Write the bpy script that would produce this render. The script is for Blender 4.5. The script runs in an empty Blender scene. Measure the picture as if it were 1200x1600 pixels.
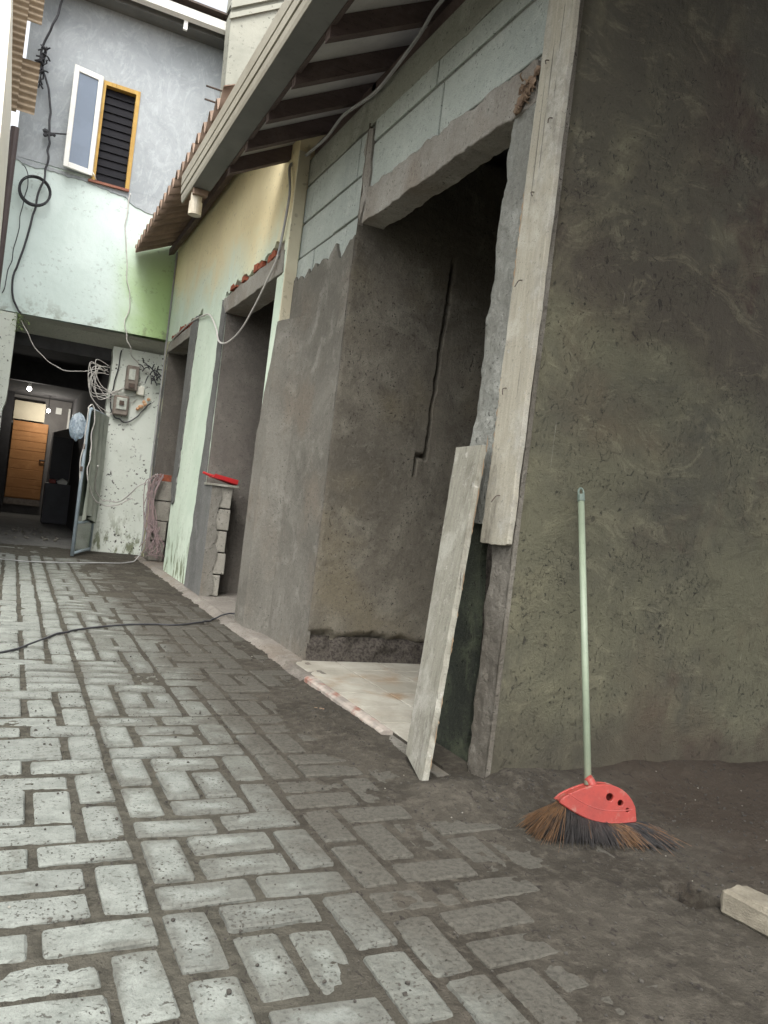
import bpy, bmesh, math, random
import numpy as np
from mathutils import Vector, Matrix

random.seed(7)
rng = np.random.default_rng(7)
S = bpy.context.scene
COL = S.collection

# ------------------------------------------------------------------ camera, sky, sun, exposure
FPX, YAW, ROLL = 1230.0, math.atan(585 / 1230.0), math.radians(6.9)
_F = Vector((math.sin(YAW), math.cos(YAW), 0))
_R0 = Vector((math.cos(YAW), -math.sin(YAW), 0)); _U0 = Vector((0, 0, 1))
_R = math.cos(ROLL) * _R0 + math.sin(ROLL) * _U0
_U = -math.sin(ROLL) * _R0 + math.cos(ROLL) * _U0
cd = bpy.data.cameras.new("camera"); cam = bpy.data.objects.new("camera", cd); COL.objects.link(cam)
cam.matrix_world = Matrix(((_R.x, _U.x, -_F.x, 0), (_R.y, _U.y, -_F.y, 0), (_R.z, _U.z, -_F.z, 1.0), (0, 0, 0, 1)))
cd.sensor_fit = 'VERTICAL'; cd.sensor_height = 36; cd.lens = 36 * FPX / 1600
cd.clip_start = 0.05; cd.clip_end = 2000
S.camera = cam

SUN_EL, SUN_AZ = math.radians(55), math.radians(205)     # azimuth clockwise from +Y (down the alley)
w = bpy.data.worlds.new("World"); S.world = w; w.use_nodes = True
wn = w.node_tree.nodes; wl = w.node_tree.links; wn.clear()
sky = wn.new('ShaderNodeTexSky'); sky.sky_type = 'NISHITA'; sky.sun_disc = False
sky.sun_elevation = SUN_EL; sky.sun_rotation = SUN_AZ
sky.air_density = 1.0; sky.dust_density = 5.0; sky.ozone_density = 1.0
bg = wn.new('ShaderNodeBackground'); bg.inputs[1].default_value = 0.15
out = wn.new('ShaderNodeOutputWorld')
hs = wn.new('ShaderNodeHueSaturation'); hs.inputs['Saturation'].default_value = 0.18      # thin white cloud over the whole sky
wl.new(sky.outputs[0], hs.inputs['Color']); wl.new(hs.outputs[0], bg.inputs[0]); wl.new(bg.outputs[0], out.inputs[0])
sd = bpy.data.lights.new("sun", 'SUN'); sun = bpy.data.objects.new("sun", sd); COL.objects.link(sun)
sd.energy = 0.5; sd.angle = math.radians(30); sd.color = (1.0, 0.97, 0.87)
_sdir = Vector((math.sin(SUN_AZ) * math.cos(SUN_EL), math.cos(SUN_AZ) * math.cos(SUN_EL), math.sin(SUN_EL)))
sun.rotation_euler = (-_sdir).to_track_quat('-Z', 'Y').to_euler()
V = S.view_settings
V.view_transform = 'Standard'; V.look = 'None'; V.exposure = 1.6; V.gamma = 1.0; V.use_curve_mapping = False
try:
    S.cycles.max_bounces = 8; S.cycles.diffuse_bounces = 5; S.cycles.use_denoising = True
    S.cycles.sample_clamp_indirect = 4
except Exception: pass

# ------------------------------------------------------------------ noise in numpy
def _h(ix, iy, s):
    n = (ix.astype(np.int64) * 374761393 + iy.astype(np.int64) * 668265263 + s * 974711) & 0x7fffffff
    n = ((n ^ (n >> 13)) * 1274126177) & 0x7fffffff
    n = (n ^ (n >> 16)) & 0xffff
    return n / 65535.0
def vnoise(x, y, s=0):
    x = np.asarray(x, float); y = np.asarray(y, float)
    ix = np.floor(x); iy = np.floor(y); fx = x - ix; fy = y - iy
    fx = fx * fx * (3 - 2 * fx); fy = fy * fy * (3 - 2 * fy)
    a = _h(ix, iy, s); b = _h(ix + 1, iy, s); c = _h(ix, iy + 1, s); d = _h(ix + 1, iy + 1, s)
    return (a * (1 - fx) + b * fx) * (1 - fy) + (c * (1 - fx) + d * fx) * fy
def fbm(x, y, s=0, o=4):
    t = 0; a = .5; n = 0
    for k in range(o):
        t = t + a * vnoise(np.asarray(x) * 2 ** k, np.asarray(y) * 2 ** k, s + k * 17); n += a; a *= .5
    return t / n
def sstep(a, b, x):
    t = np.clip((np.asarray(x, float) - a) / (b - a), 0, 1); return t * t * (3 - 2 * t)

# ------------------------------------------------------------------ materials
class NT:
    def __init__(s, name):
        s.m = bpy.data.materials.new(name); s.m.use_nodes = True
        s.t = s.m.node_tree; s.t.nodes.clear()
        s.o = s.t.nodes.new('ShaderNodeOutputMaterial'); s.b = s.t.nodes.new('ShaderNodeBsdfPrincipled')
        s.t.links.new(s.b.outputs[0], s.o.inputs[0])
        g = s.t.nodes.new('ShaderNodeNewGeometry'); s.pos = g.outputs['Position']; s.geo = g
        s._sep = None
    def L(s, a, b): s.t.links.new(a, b)
    def setv(s, sock, v):
        if hasattr(v, 'is_output'): s.L(v, sock)
        elif isinstance(v, (tuple, list)) and len(v) == 3 and sock.type == 'RGBA': sock.default_value = (*v, 1)
        else: sock.default_value = v
    def xyz(s):
        if not s._sep:
            n = s.t.nodes.new('ShaderNodeSeparateXYZ'); s.L(s.pos, n.inputs[0]); s._sep = n.outputs
        return s._sep
    def vec(s, sc=(1, 1, 1), off=(0, 0, 0), src=None):
        n = s.t.nodes.new('ShaderNodeMapping'); s.L(src or s.pos, n.inputs[0])
        n.inputs['Scale'].default_value = sc; n.inputs['Location'].default_value = off; return n.outputs[0]
    def noise(s, scale, detail=5, rough=.6, vec=None, dist=0):
        n = s.t.nodes.new('ShaderNodeTexNoise'); s.L(vec or s.pos, n.inputs['Vector'])
        n.inputs['Scale'].default_value = scale; n.inputs['Detail'].default_value = detail
        n.inputs['Roughness'].default_value = rough; n.inputs['Distortion'].default_value = dist
        return n.outputs[0]
    def voro(s, scale, vec=None, feature='F1', rnd=1):
        n = s.t.nodes.new('ShaderNodeTexVoronoi'); s.L(vec or s.pos, n.inputs['Vector']); n.feature = feature
        n.inputs['Scale'].default_value = scale; n.inputs['Randomness'].default_value = rnd; return n.outputs[0]
    def rmp(s, f, a, b, lo=0., hi=1.):
        n = s.t.nodes.new('ShaderNodeMapRange'); n.interpolation_type = 'SMOOTHSTEP'
        s.setv(n.inputs[0], f); n.inputs[1].default_value = a; n.inputs[2].default_value = b
        n.inputs[3].default_value = lo; n.inputs[4].default_value = hi; return n.outputs[0]
    def mt(s, op, a, b=0.0):
        n = s.t.nodes.new('ShaderNodeMath'); n.operation = op; s.setv(n.inputs[0], a); s.setv(n.inputs[1], b); return n.outputs[0]
    def mix(s, f, a, b, mode='MIX'):
        n = s.t.nodes.new('ShaderNodeMix'); n.data_type = 'RGBA'; n.blend_type = mode
        s.setv(n.inputs[0], f); s.setv(n.inputs[6], a); s.setv(n.inputs[7], b); return n.outputs[2]
    def bump(s, h, strength=.5, dist=.01, prev=None):
        n = s.t.nodes.new('ShaderNodeBump'); n.inputs['Strength'].default_value = strength
        n.inputs['Distance'].default_value = dist; s.setv(n.inputs['Height'], h)
        if prev: s.L(prev, n.inputs['Normal'])
        return n.outputs[0]
    def done(s, col, rough=.9, nrm=None, spec=.3, metal=0.):
        s.setv(s.b.inputs['Base Color'], col); s.setv(s.b.inputs['Roughness'], rough)
        s.b.inputs['Specular IOR Level'].default_value = spec; s.b.inputs['Metallic'].default_value = metal
        if nrm: s.L(nrm, s.b.inputs['Normal'])
        return s.m

def plain(name, c1, c2=None, rough=.6, scale=9, bump=.12, spec=.4, metal=0., speck=None, sw=.04):
    n = NT(name); c2 = c2 or tuple(v * .75 for v in c1)
    a = n.rmp(n.noise(scale, 6, .65), .35, .65)
    col = n.mix(a, c1, c2)
    f = n.noise(scale * 14, 3)
    col = n.mix(n.rmp(f, .55, .75, 0, .35), col, tuple(v * .6 for v in c2))
    if speck: col = n.mix(n.rmp(n.noise(speck[1], 2 if sw < .1 else 6, .6), speck[2], speck[2] + sw), col, speck[0])
    return n.done(col, rough, n.bump(f, bump, .004), spec, metal)

def plaster(name, base, dark, light, warm=None, strokes=1.0, marks=.5, dust=None, zbase=None):
    n = NT(name)
    big = n.noise(.9, 6, .62, dist=.6)
    mid = n.noise(4.5, 6, .65, dist=.4)
    col = n.mix(n.rmp(big, .38, .62), base, dark)
    col = n.mix(n.rmp(mid, .48, .72, 0, .75), col, light)
    if warm: col = n.mix(n.rmp(n.noise(1.7, 4, .5, vec=n.vec(off=(9, 3, 4))), .5, .68, 0, .8), col, warm)
    v = n.vec((1, 1, .35)); st = n.noise(26, 4, .7, vec=v, dist=1.2)
    col = n.mix(n.rmp(st, .55, .8, 0, .35), col, light)
    # short trowel scars
    sc = n.noise(17, 3, .55, vec=n.vec((1, 1, .55), (3, 1, 7)), dist=2.5)
    ms = n.mt('MULTIPLY', n.rmp(sc, .655, .69), n.rmp(mid, .42, .6))
    col = n.mix(n.mt('MULTIPLY', ms, marks), col, tuple(c * .3 for c in dark))
    sw = n.noise(8, 6, .75, vec=n.vec((.8, .8, 1.1), (5, 3, 2)), dist=2.2)
    col = n.mix(n.rmp(sw, .55, .72, 0, .35), col, light); col = n.mix(n.rmp(sw, .44, .3, 0, .35), col, tuple(c * .7 for c in dark))
    mo = n.noise(34, 7, .78, dist=.5)
    col = n.mix(n.rmp(mo, .52, .68, 0, .5), col, tuple(c * .62 for c in dark)); col = n.mix(n.rmp(mo, .46, .32, 0, .4), col, light)
    pit = n.mt('MULTIPLY', n.rmp(n.noise(62, 2, .5), .66, .69), n.rmp(mid, .38, .55))
    col = n.mix(n.mt('MULTIPLY', pit, .8), col, tuple(c * .3 for c in dark))
    fine = n.noise(190, 4, .7)
    col = n.mix(n.rmp(fine, .42, .7, 0, .45), col, tuple(c * .55 for c in dark))
    if zbase:                                                     # damp tide mark with its own ragged edge
        z = n.mt('ADD', n.xyz()[2], n.mt('MULTIPLY', big, -zbase[1]))
        col = n.mix(n.rmp(z, zbase[0] + .15, zbase[0] - .15, 0, zbase[3]), col, zbase[2])
    b1 = n.bump(mid, .35 * strokes, .05)
    b2 = n.bump(sw, .4 * strokes, .015, n.bump(st, .5 * strokes, .012, b1))
    b3 = n.bump(n.mt('SUBTRACT', fine, n.mt('ADD', n.mt('MULTIPLY', ms, 1.3), pit)), .8, .006, n.bump(mo, .45, .010, b2))
    return n.done(col, .93, b3, .2)

def painted(name, c, c2, grime, zone=None, chips=.0, swirl=0.0):
    n = NT(name)
    a = n.noise(1.6, 6, .62, dist=.5)
    col = n.mix(n.rmp(a, .35, .68), c, c2)
    if swirl:
        for k, (sc, lo, hi) in enumerate(((2.2, .5, .62), (4.0, .52, .66))):
            s1 = n.noise(sc, 7, .72, vec=n.vec((1.3, 1, .8), (k * 3.1, 2, k)), dist=3.2)
            col = n.mix(n.rmp(s1, lo, hi, 0, swirl), col, tuple(min(1, v * 1.55) for v in c))
            s2 = n.noise(sc * 1.4, 7, .7, vec=n.vec((1, 1, .8), (7 + k, 4, 2)), dist=2.6)
            col = n.mix(n.rmp(s2, .53, .68, 0, swirl * .8), col, tuple(v * .62 for v in c2))
    if zone:
        for f in zone: col = f(n, col, a)
    d = n.noise(3.3, 7, .7, vec=n.vec((1, 1, .3)))
    col = n.mix(n.rmp(d, .60, .82, 0, .45), col, grime)
    if chips:
        ch = n.mt('MULTIPLY', n.rmp(n.noise(22, 3, .6), .60, .635), n.rmp(n.noise(2.4, 3, vec=n.vec(off=(5, 5, 1))), .42, .56))
        col = n.mix(n.mt('MULTIPLY', ch, chips), col, (.06, .055, .05))
    f = n.noise(90, 3)
    b = n.bump(n.noise(6, 5, .6), .25, .03)
    return n.done(col, .8, n.bump(f, .25, .004, b), .3)

def wood(name, c1, c2, c3, axis=2, scale=14, rough=.85, cement=0.):
    n = NT(name)
    st = [1, 1, 1]; st[axis] = .06
    v = n.vec(tuple(st)); g = n.noise(scale * 4, 5, .7, vec=v, dist=.4); g2 = n.noise(5, 6, .66)
    col = n.mix(n.rmp(g, .3, .7, 0, .75), c1, c2)
    col = n.mix(n.rmp(g2, .48, .68, 0, .85), col, c3)
    if cement:                                               # dried cement film and splashes left from use as formwork
        cm_ = n.mt('MAXIMUM', n.rmp(n.noise(3.1, 7, .7, vec=n.vec((1, 1, .45), (4, 2, 9))), .46, .60), n.rmp(n.noise(26, 4, .65, vec=n.vec(off=(1, 1, 5))), .60, .66))
        col = n.mix(n.mt('MULTIPLY', cm_, cement), col, n.mix(n.rmp(n.noise(17, 5, .7), .4, .6), (.36, .35, .31), (.245, .235, .20)))
        dk = n.rmp(n.noise(4.4, 7, .72, vec=n.vec((1, 1, .4), (7, 5, 1))), .56, .70)
        col = n.mix(n.mt('MULTIPLY', dk, .7), col, (.085, .075, .058))
    sp = n.noise(70, 3); col = n.mix(n.rmp(sp, .6, .72, 0, .6), col, tuple(q * .35 for q in c1))
    fg = n.noise(200, 3, .7); col = n.mix(n.rmp(fg, .48, .7, 0, .4), col, tuple(q * .45 for q in c1))
    st2 = list(st); st2[axis] = .02
    cr = n.noise(55, 3, .6, vec=n.vec(tuple(st2)), dist=.2); cm = n.rmp(cr, .68, .72)
    col = n.mix(n.mt('MULTIPLY', cm, .75), col, tuple(q * .2 for q in c1))
    b = n.bump(n.mt('SUBTRACT', g, n.mt('MULTIPLY', cm, 1.5)), .5, .005, n.bump(sp, .4, .005))
    return n.done(col, rough, b, .25)

M = {}
M['plaster'] = plaster('grey_cement_plaster', (.190, .180, .155), (.128, .120, .102), (.265, .253, .222), warm=(.17, .145, .115))
M['plaster_room'] = plaster('room_cement_plaster', (.180, .163, .130), (.108, .097, .078), (.245, .228, .185), warm=(.165, .142, .098), marks=.8)
M['plaster_pink'] = plaster('brown_cement_plaster', (.168, .152, .132), (.122, .110, .097), (.215, .197, .172), marks=.3)
M['plaster_smooth'] = plaster('smooth_cement_plaster', (.165, .165, .155), (.125, .125, .118), (.215, .215, .205), marks=.2, strokes=.6)
def _endwall():
    n = NT('dark_green_grey_plaster')
    big = n.noise(.8, 7, .62, dist=.5); mid = n.noise(4, 7, .68, dist=.6)
    base = n.mix(n.rmp(big, .36, .64), (0.112, 0.108, 0.072), (0.068, 0.065, 0.050))
    base = n.mix(n.rmp(n.noise(1.2, 6, .6, vec=n.vec(off=(2, 7, 3))), .5, .7, 0, .55), base, (0.114, 0.087, 0.056))
    # damp upper field, its lower edge wandering
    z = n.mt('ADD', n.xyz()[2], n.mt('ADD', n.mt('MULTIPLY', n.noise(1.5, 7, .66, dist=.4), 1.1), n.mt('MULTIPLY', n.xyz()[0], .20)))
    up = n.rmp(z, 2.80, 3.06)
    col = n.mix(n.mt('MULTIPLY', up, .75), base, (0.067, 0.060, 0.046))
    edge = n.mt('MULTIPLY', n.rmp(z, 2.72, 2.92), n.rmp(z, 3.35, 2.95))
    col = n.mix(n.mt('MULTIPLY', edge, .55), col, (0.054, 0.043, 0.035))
    col = n.mix(n.rmp(mid, .47, .75, 0, .65), col, (0.157, 0.147, 0.095))
    # trowel sweeps
    sw = n.noise(4.5, 8, .74, vec=n.vec((.6, 1, 1.1), (5, 0, 2)), dist=2.2)
    col = n.mix(n.rmp(sw, .53, .66, 0, .55), col, (0.176, 0.165, 0.111)); col = n.mix(n.rmp(sw, .45, .32, 0, .55), col, (0.058, 0.053, 0.037))
    # torn scars and hair cracks
    sc = n.noise(19, 5, .68, vec=n.vec((1, 1, .7), (3, 1, 7)), dist=3.4)
    zone = n.rmp(n.noise(1.9, 5, .65), .42, .56)
    ms = n.mt('MULTIPLY', n.rmp(sc, .60, .635), zone)
    col = n.mix(n.mt('MULTIPLY', ms, .8), col, (.026, .024, .020))
    ck = n.t.nodes.new('ShaderNodeTexVoronoi'); ck.feature = 'DISTANCE_TO_EDGE'
    wv = n.t.nodes.new('ShaderNodeVectorMath'); wv.operation = 'ADD'; nz = n.t.nodes.new('ShaderNodeTexNoise'); nz.inputs['Scale'].default_value = 7; nz.inputs['Detail'].default_value = 5
    n.L(n.pos, nz.inputs['Vector']); n.L(n.pos, wv.inputs[0]); n.L(nz.outputs['Color'], wv.inputs[1]); n.L(wv.outputs[0], ck.inputs['Vector']); ck.inputs['Scale'].default_value = 4.2
    cr = n.mt('MULTIPLY', n.rmp(ck.outputs[0], .013, .004), n.rmp(n.noise(2.4, 4, .6, vec=n.vec(off=(8, 8, 8))), .52, .60))
    col = n.mix(n.mt('MULTIPLY', cr, .75), col, (.022, .02, .017))
    dk = n.rmp(n.noise(2.6, 8, .75, vec=n.vec(off=(1, 4, 8)), dist=.6), .58, .72)
    col = n.mix(n.mt('MULTIPLY', dk, .6), col, (0.051, 0.043, 0.034))
    rb = n.mt('MULTIPLY', n.rmp(n.noise(1.6, 6, .66, vec=n.vec(off=(12, 4, 6))), .50, .64), n.rmp(n.xyz()[0], 2.2, 2.8))
    col = n.mix(n.mt('MULTIPLY', rb, .7), col, (0.057, 0.036, 0.029))
    damp = n.rmp(n.mt('ADD', n.xyz()[2], n.mt('MULTIPLY', n.noise(2.2, 6, .65), -.6)), .05, -.22)
    col = n.mix(n.mt('MULTIPLY', damp, .55), col, (0.052, 0.045, 0.034))
    dr = n.noise(24, 2, .5, vec=n.vec((5, 1, .16), (11, 0, 3)))
    col = n.mix(n.mt('MULTIPLY', n.rmp(dr, .745, .775, 0, .45), n.rmp(n.noise(2, 2), .47, .56)), col, (.30, .29, .24))
    fine = n.noise(190, 4, .7)
    col = n.mix(n.rmp(fine, .45, .72, 0, .4), col, (0.052, 0.047, 0.034))
    st = n.noise(24, 5, .72, vec=n.vec((1, 1, .4)), dist=1.2)
    b = n.bump(mid, .45, .05); b = n.bump(st, .6, .014, b); b = n.bump(sw, .5, .02, b)
    b = n.bump(n.mt('SUBTRACT', fine, n.mt('ADD', n.mt('MULTIPLY', ms, 1.6), cr)), .8, .006, b)
    return n.done(col, .9, b, .25)
M['endwall'] = _endwall()
M['concrete'] = plaster('raw_concrete', (.33, .315, .28), (.23, .21, .18), (.43, .415, .375), warm=(.27, .235, .195), marks=.5, strokes=1.6)
M['pillar'] = plaster('rough_brownish_concrete', (.205, .19, .16), (.135, .122, .10), (.29, .275, .24), marks=.8, strokes=2.4)
M['concrete_lt'] = plaster('pale_rough_concrete', (.29, .30, .27), (.22, .22, .195), (.39, .395, .36), marks=.6, strokes=2.2)
M['block'] = plaster('pale_aerated_block', (.43, .47, .43), (.34, .375, .345), (.50, .53, .49), marks=.25, strokes=.3)
M['block_raw'] = plaster('raw_block', (.30, .285, .245), (.22, .205, .175), (.37, .355, .31), marks=.3, strokes=.6)
M['render_band'] = plaster('pale_render_band', (.31, .32, .27), (.24, .245, .21), (.38, .385, .335), marks=.25, strokes=.6)
M['mortar'] = plaster('joint_mortar', (.27, .275, .25), (.2, .2, .18), (.34, .34, .31))
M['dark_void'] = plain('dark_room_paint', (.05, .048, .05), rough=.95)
M['brick'] = plain('broken_red_brick', (.30, .085, .045), (.20, .065, .04), .9, 25, .6, .2)
M['board'] = wood('weathered_formwork_board', (.25, .242, .20), (.165, .158, .126), (.33, .325, .28), 2, cement=.85)
M['board_warm'] = wood('pale_formwork_board', (.35, .33, .265), (.25, .23, .18), (.40, .385, .325), 2, cement=.85)
M['splinter'] = wood('torn_orange_wood', (.25, .18, .115), (.19, .13, .08), (.3, .23, .15), 2)
M['rafter'] = wood('purple_brown_rafter', (.125, .092, .085), (.085, .062, .058), (.155, .118, .106), 0, 8)
M['soffit'] = plain('grey_soffit_sheet', (.55, .53, .50), (.45, .43, .41), .85, 3)
M['gutter'] = plain('cream_gutter', (.31, .29, .235), (.25, .23, .18), .5, 2.5)
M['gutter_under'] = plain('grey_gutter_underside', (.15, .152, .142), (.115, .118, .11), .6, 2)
M['pvc'] = plain('cream_pvc', (.55, .50, .40), (.42, .37, .28), .45, 6)
M['tin_brown'] = plain('brown_corrugated_sheet', (.28, .20, .15), (.19, .135, .10), .8, 4, .2)
M['tin_tan'] = plain('tan_corrugated_sheet', (.36, .285, .2), (.25, .195, .135), .8, 5, .2)
M['floor_tile'] = plain('dusty_white_tile', (.36, .345, .295), (.245, .23, .19), .6, 3.2, .15, .35, speck=((.22, .15, .09), 2.6, .50), sw=.18)
M['kerb'] = plaster('dusty_kerb', (.22, .20, .175), (.13, .115, .10), (.29, .275, .24), warm=(.18, .15, .12))
M['kerb_red'] = plain('red_kerb_tile', (.33, .29, .25), (.19, .17, .15), .75, 9, .3, .3, speck=((.20, .095, .07), 7, .52), sw=.14)
M['steel'] = plain('rusty_steel', (.06, .05, .045), (.09, .06, .045), .7, 30)
M['cable'] = plain('black_cable', (.025, .026, .03), (.04, .04, .045), .55, 20)
M['cable_white'] = plain('white_wire', (.55, .53, .50), (.45, .43, .40), .55, 20)
M['cable_pink'] = plain('pinkish_wire', (.26, .19, .185), (.2, .155, .155), .6, 20)
M['cable_grey'] = plain('grey_conduit', (.36, .36, .36), (.28, .28, .28), .6, 8)
M['red_plastic'] = plain('red_plastic', (.29, .040, .030), (.21, .034, .027), .5, 9, .12, .4, speck=((.24, .13, .10), 24, .54), sw=.16)
M['red_bright'] = plain('bright_red_plastic', (.50, .022, .026), (.40, .028, .028), .45, 10, .06, .4)
M['broom_stick'] = plain('pale_green_plastic_tube', (.255, .30, .215), (.21, .25, .18), .38, 5, .03, .5)
M['stick_cap'] = plain('grey_green_cap', (.12, .16, .13), (.10, .13, .11), .5, 8)
M['bristle_black'] = plain('black_bristle', (.018, .017, .017), (.035, .032, .03), .6, 30)
M['bristle_brown'] = plain('brown_bristle', (.13, .070, .032), (.07, .040, .021), .7, 30)
M['white_frame'] = plain('white_window_frame', (.76, .76, .72), (.66, .66, .62), .45, 5)
M['gold_frame'] = wood('golden_wood_frame', (.46, .29, .07), (.33, .19, .05), (.5, .34, .1), 2, 6, .5)
M['red_sill'] = wood('red_brown_wood', (.24, .10, .07), (.18, .07, .05), (.28, .13, .09), 0, 6)
def _glass(name, col, rough, alpha_t=None):
    n = NT(name); n.b.inputs['Transmission Weight'].default_value = alpha_t or 0
    return n.done(n.mix(n.rmp(n.noise(3, 3), .4, .6), col, tuple(v * .9 for v in col)), rough, None, .6)
M['frost'] = _glass('blue_grey_glass', (.16, .20, .26), .18)
M['dark_glass'] = _glass('dark_green_glass', (.09, .12, .09), .2)
M['louver'] = plain('dark_louver', (.006, .006, .009), (.009, .009, .012), .9, 10)
M['blue_frame'] = plain('pale_blue_painted_metal', (.38, .45, .50), (.30, .37, .42), .5, 8)
M['cloth'] = plain('grey_green_cloth', (.38, .40, .34), (.30, .33, .28), .95, 6)
def _bag():
    n = NT('clear_blue_plastic'); n.b.inputs['Transmission Weight'].default_value = .55
    return n.done(n.mix(n.rmp(n.noise(30, 4), .45, .6), (.62, .72, .8), (.4, .5, .6)), .25, n.bump(n.noise(40, 3), .6, .02), .6)
M['bag'] = _bag()
M['orange_door'] = wood('orange_wooden_door', (.42, .20, .075), (.33, .15, .055), (.46, .23, .09), 0, 5, .6)
M['beige'] = plain('beige_panel', (.62, .56, .42), (.56, .5, .37), .8, 3)
M['grey_wall'] = plain('grey_inner_wall', (.20, .19, .18), (.16, .15, .145), .9, 3)
M['grey_dark'] = plain('dark_blue_grey_paint', (.045, .048, .058), (.035, .037, .045), .5, 5)
M['meter_box'] = plain('brown_grey_meter', (.15, .12, .10), (.22, .19, .16), .6, 20)
M['meter_face'] = plain('pale_meter_face', (.50, .52, .46), (.36, .38, .34), .5, 25)
M['copper'] = plain('orange_terminal', (.55, .28, .13), (.62, .42, .27), .6, 30)
M['brown_pipe'] = plain('dark_brown_pipe', (.055, .04, .04), (.075, .055, .05), .55, 4)
M['straw'] = plain('torn_straw_wood', (.22, .155, .10), (.12, .08, .055), .9, 40)
M['leaf'] = plain('small_green_leaf', (.12, .20, .05), (.18, .22, .08), .6, 30)
def _emit(name, c, s):
    n = NT(name); n.b.inputs['Emission Color'].default_value = (*c, 1); n.b.inputs['Emission Strength'].default_value = s
    return n.done((.9, .9, .9), .3)
M['bulb'] = _emit('lit_bulb', (1, .97, .9), 14)

def zone_yellow(n, col, a):
    z = n.mt('ADD', n.xyz()[2], n.mt('MULTIPLY', a, 1.1))
    z = n.mt('ADD', z, n.mt('MULTIPLY', n.xyz()[1], -.09))
    return n.mix(n.rmp(z, 2.75, 3.35), col, n.mix(n.rmp(a, .3, .7), (.78, .68, .42), (.70, .60, .37)))
def zone_moss(n, col, a):
    q = n.mt('MULTIPLY', n.rmp(n.xyz()[2], .75, .05), n.rmp(n.noise(9, 5, .7, vec=n.vec((1, 1, .4))), .48, .6))
    return n.mix(n.mt('MULTIPLY', q, .85), col, (.10, .115, .045))
M['yellow'] = painted('yellow_over_mint_paint', (.58, .66, .55), (.49, .58, .47), (.36, .37, .28), [zone_yellow, zone_moss], chips=.25)
M['cream_edge'] = painted('cream_paint_edge', (.60, .56, .42), (.52, .47, .34), (.38, .34, .25), [], chips=.3)
M['yellow_corner'] = painted('pale_yellow_paint', (.50, .48, .32), (.43, .41, .28), (.32, .32, .2), [zone_moss], chips=.3)
def zone_green(n, col, a):
    q = n.mt('MULTIPLY', n.rmp(n.mt('ADD', n.xyz()[0], n.mt('MULTIPLY', a, .5)), 1.05, 1.75), n.rmp(n.xyz()[2], 4.7, 3.6))
    col = n.mix(n.mt('MULTIPLY', q, .85), col, (.38, .55, .20))
    r = n.mt('MULTIPLY', n.rmp(n.xyz()[2], 3.25, 2.9), n.rmp(n.noise(7, 5, .7), .5, .62))
    return n.mix(n.mt('MULTIPLY', r, .5), col, (.16, .15, .11))
M['mint'] = painted('pale_mint_paint', (.60, .69, .66), (.53, .62, .59), (.40, .47, .40), [zone_green], chips=.22)
M['white_wall'] = painted('chipped_white_paint', (.63, .66, .60), (.55, .58, .52), (.40, .42, .34), [zone_moss], chips=1.0)
M['skim'] = painted('grey_skim_coat', (.345, .37, .385), (.28, .305, .32), (.22, .23, .25), [], swirl=.22)
M['gable'] = painted('mossy_grey_render', (.33, .33, .28), (.25, .255, .215), (.17, .17, .14), [], chips=.6)
M['cream_wall'] = painted('cream_white_render', (.74, .72, .62), (.68, .66, .58), (.5, .48, .4), [])
M['soffit_conc'] = plaster('grey_green_soffit', (.60, .60, .53), (.52, .52, .46), (.64, .64, .58), marks=.2, strokes=.5)

def _dust_xy(n):
    """how much cement dust lies on the paving: a swept lane on one side, dusty strip by the houses"""
    a = n.noise(2.6, 6, .62, dist=.5)
    x = n.mt('ADD', n.xyz()[0], n.mt('MULTIPLY', a, .75))
    return x, a
def _paver():
    n = NT('concrete_paver')
    oi = n.t.nodes.new('ShaderNodeObjectInfo').outputs['Random']
    fine = n.noise(60, 4, .65); md = n.noise(13, 5, .6)
    col = n.mix(n.rmp(md, .35, .65), (.215, .230, .207), (.160, .172, .154))
    col = n.mix(n.rmp(oi, 0, 1, 0, .4), col, (.14, .147, .135))
    col = n.mix(n.rmp(fine, .5, .72, 0, .5), col, (.105, .11, .10))
    pit = n.mt('MULTIPLY', n.rmp(n.noise(105, 2, .5), .605, .645), n.rmp(n.noise(6, 4, .6), .36, .58))
    col = n.mix(n.mt('MULTIPLY', pit, .9), col, (.05, .045, .038))
    x, a = _dust_xy(n)
    d1 = n.rmp(x, .98, 1.42)
    d2 = n.mt('MULTIPLY', n.rmp(n.noise(5.5, 5, .66, vec=n.vec(off=(4, 4, 4))), .57, .72), .55)
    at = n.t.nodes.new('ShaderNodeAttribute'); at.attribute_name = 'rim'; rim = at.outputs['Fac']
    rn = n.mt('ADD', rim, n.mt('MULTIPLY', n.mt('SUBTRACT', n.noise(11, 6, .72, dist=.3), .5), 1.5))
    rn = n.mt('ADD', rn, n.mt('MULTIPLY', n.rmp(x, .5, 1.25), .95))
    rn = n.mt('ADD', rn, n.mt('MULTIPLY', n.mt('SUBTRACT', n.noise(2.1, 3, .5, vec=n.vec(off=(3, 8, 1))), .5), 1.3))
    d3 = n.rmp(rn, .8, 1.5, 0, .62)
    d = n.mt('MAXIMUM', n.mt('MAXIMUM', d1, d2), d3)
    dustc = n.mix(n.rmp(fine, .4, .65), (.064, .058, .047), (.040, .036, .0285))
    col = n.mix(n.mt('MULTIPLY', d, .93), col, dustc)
    gr = n.noise(230, 3, .7)
    col = n.mix(n.rmp(gr, .5, .7, 0, .35), col, (.07, .07, .06))
    b = n.bump(md, .3, .012); b = n.bump(n.mt('SUBTRACT', fine, pit), .7, .005, b); b = n.bump(gr, .5, .003, b)
    return n.done(col, .88, b, .25)
M['paver'] = _paver()
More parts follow.
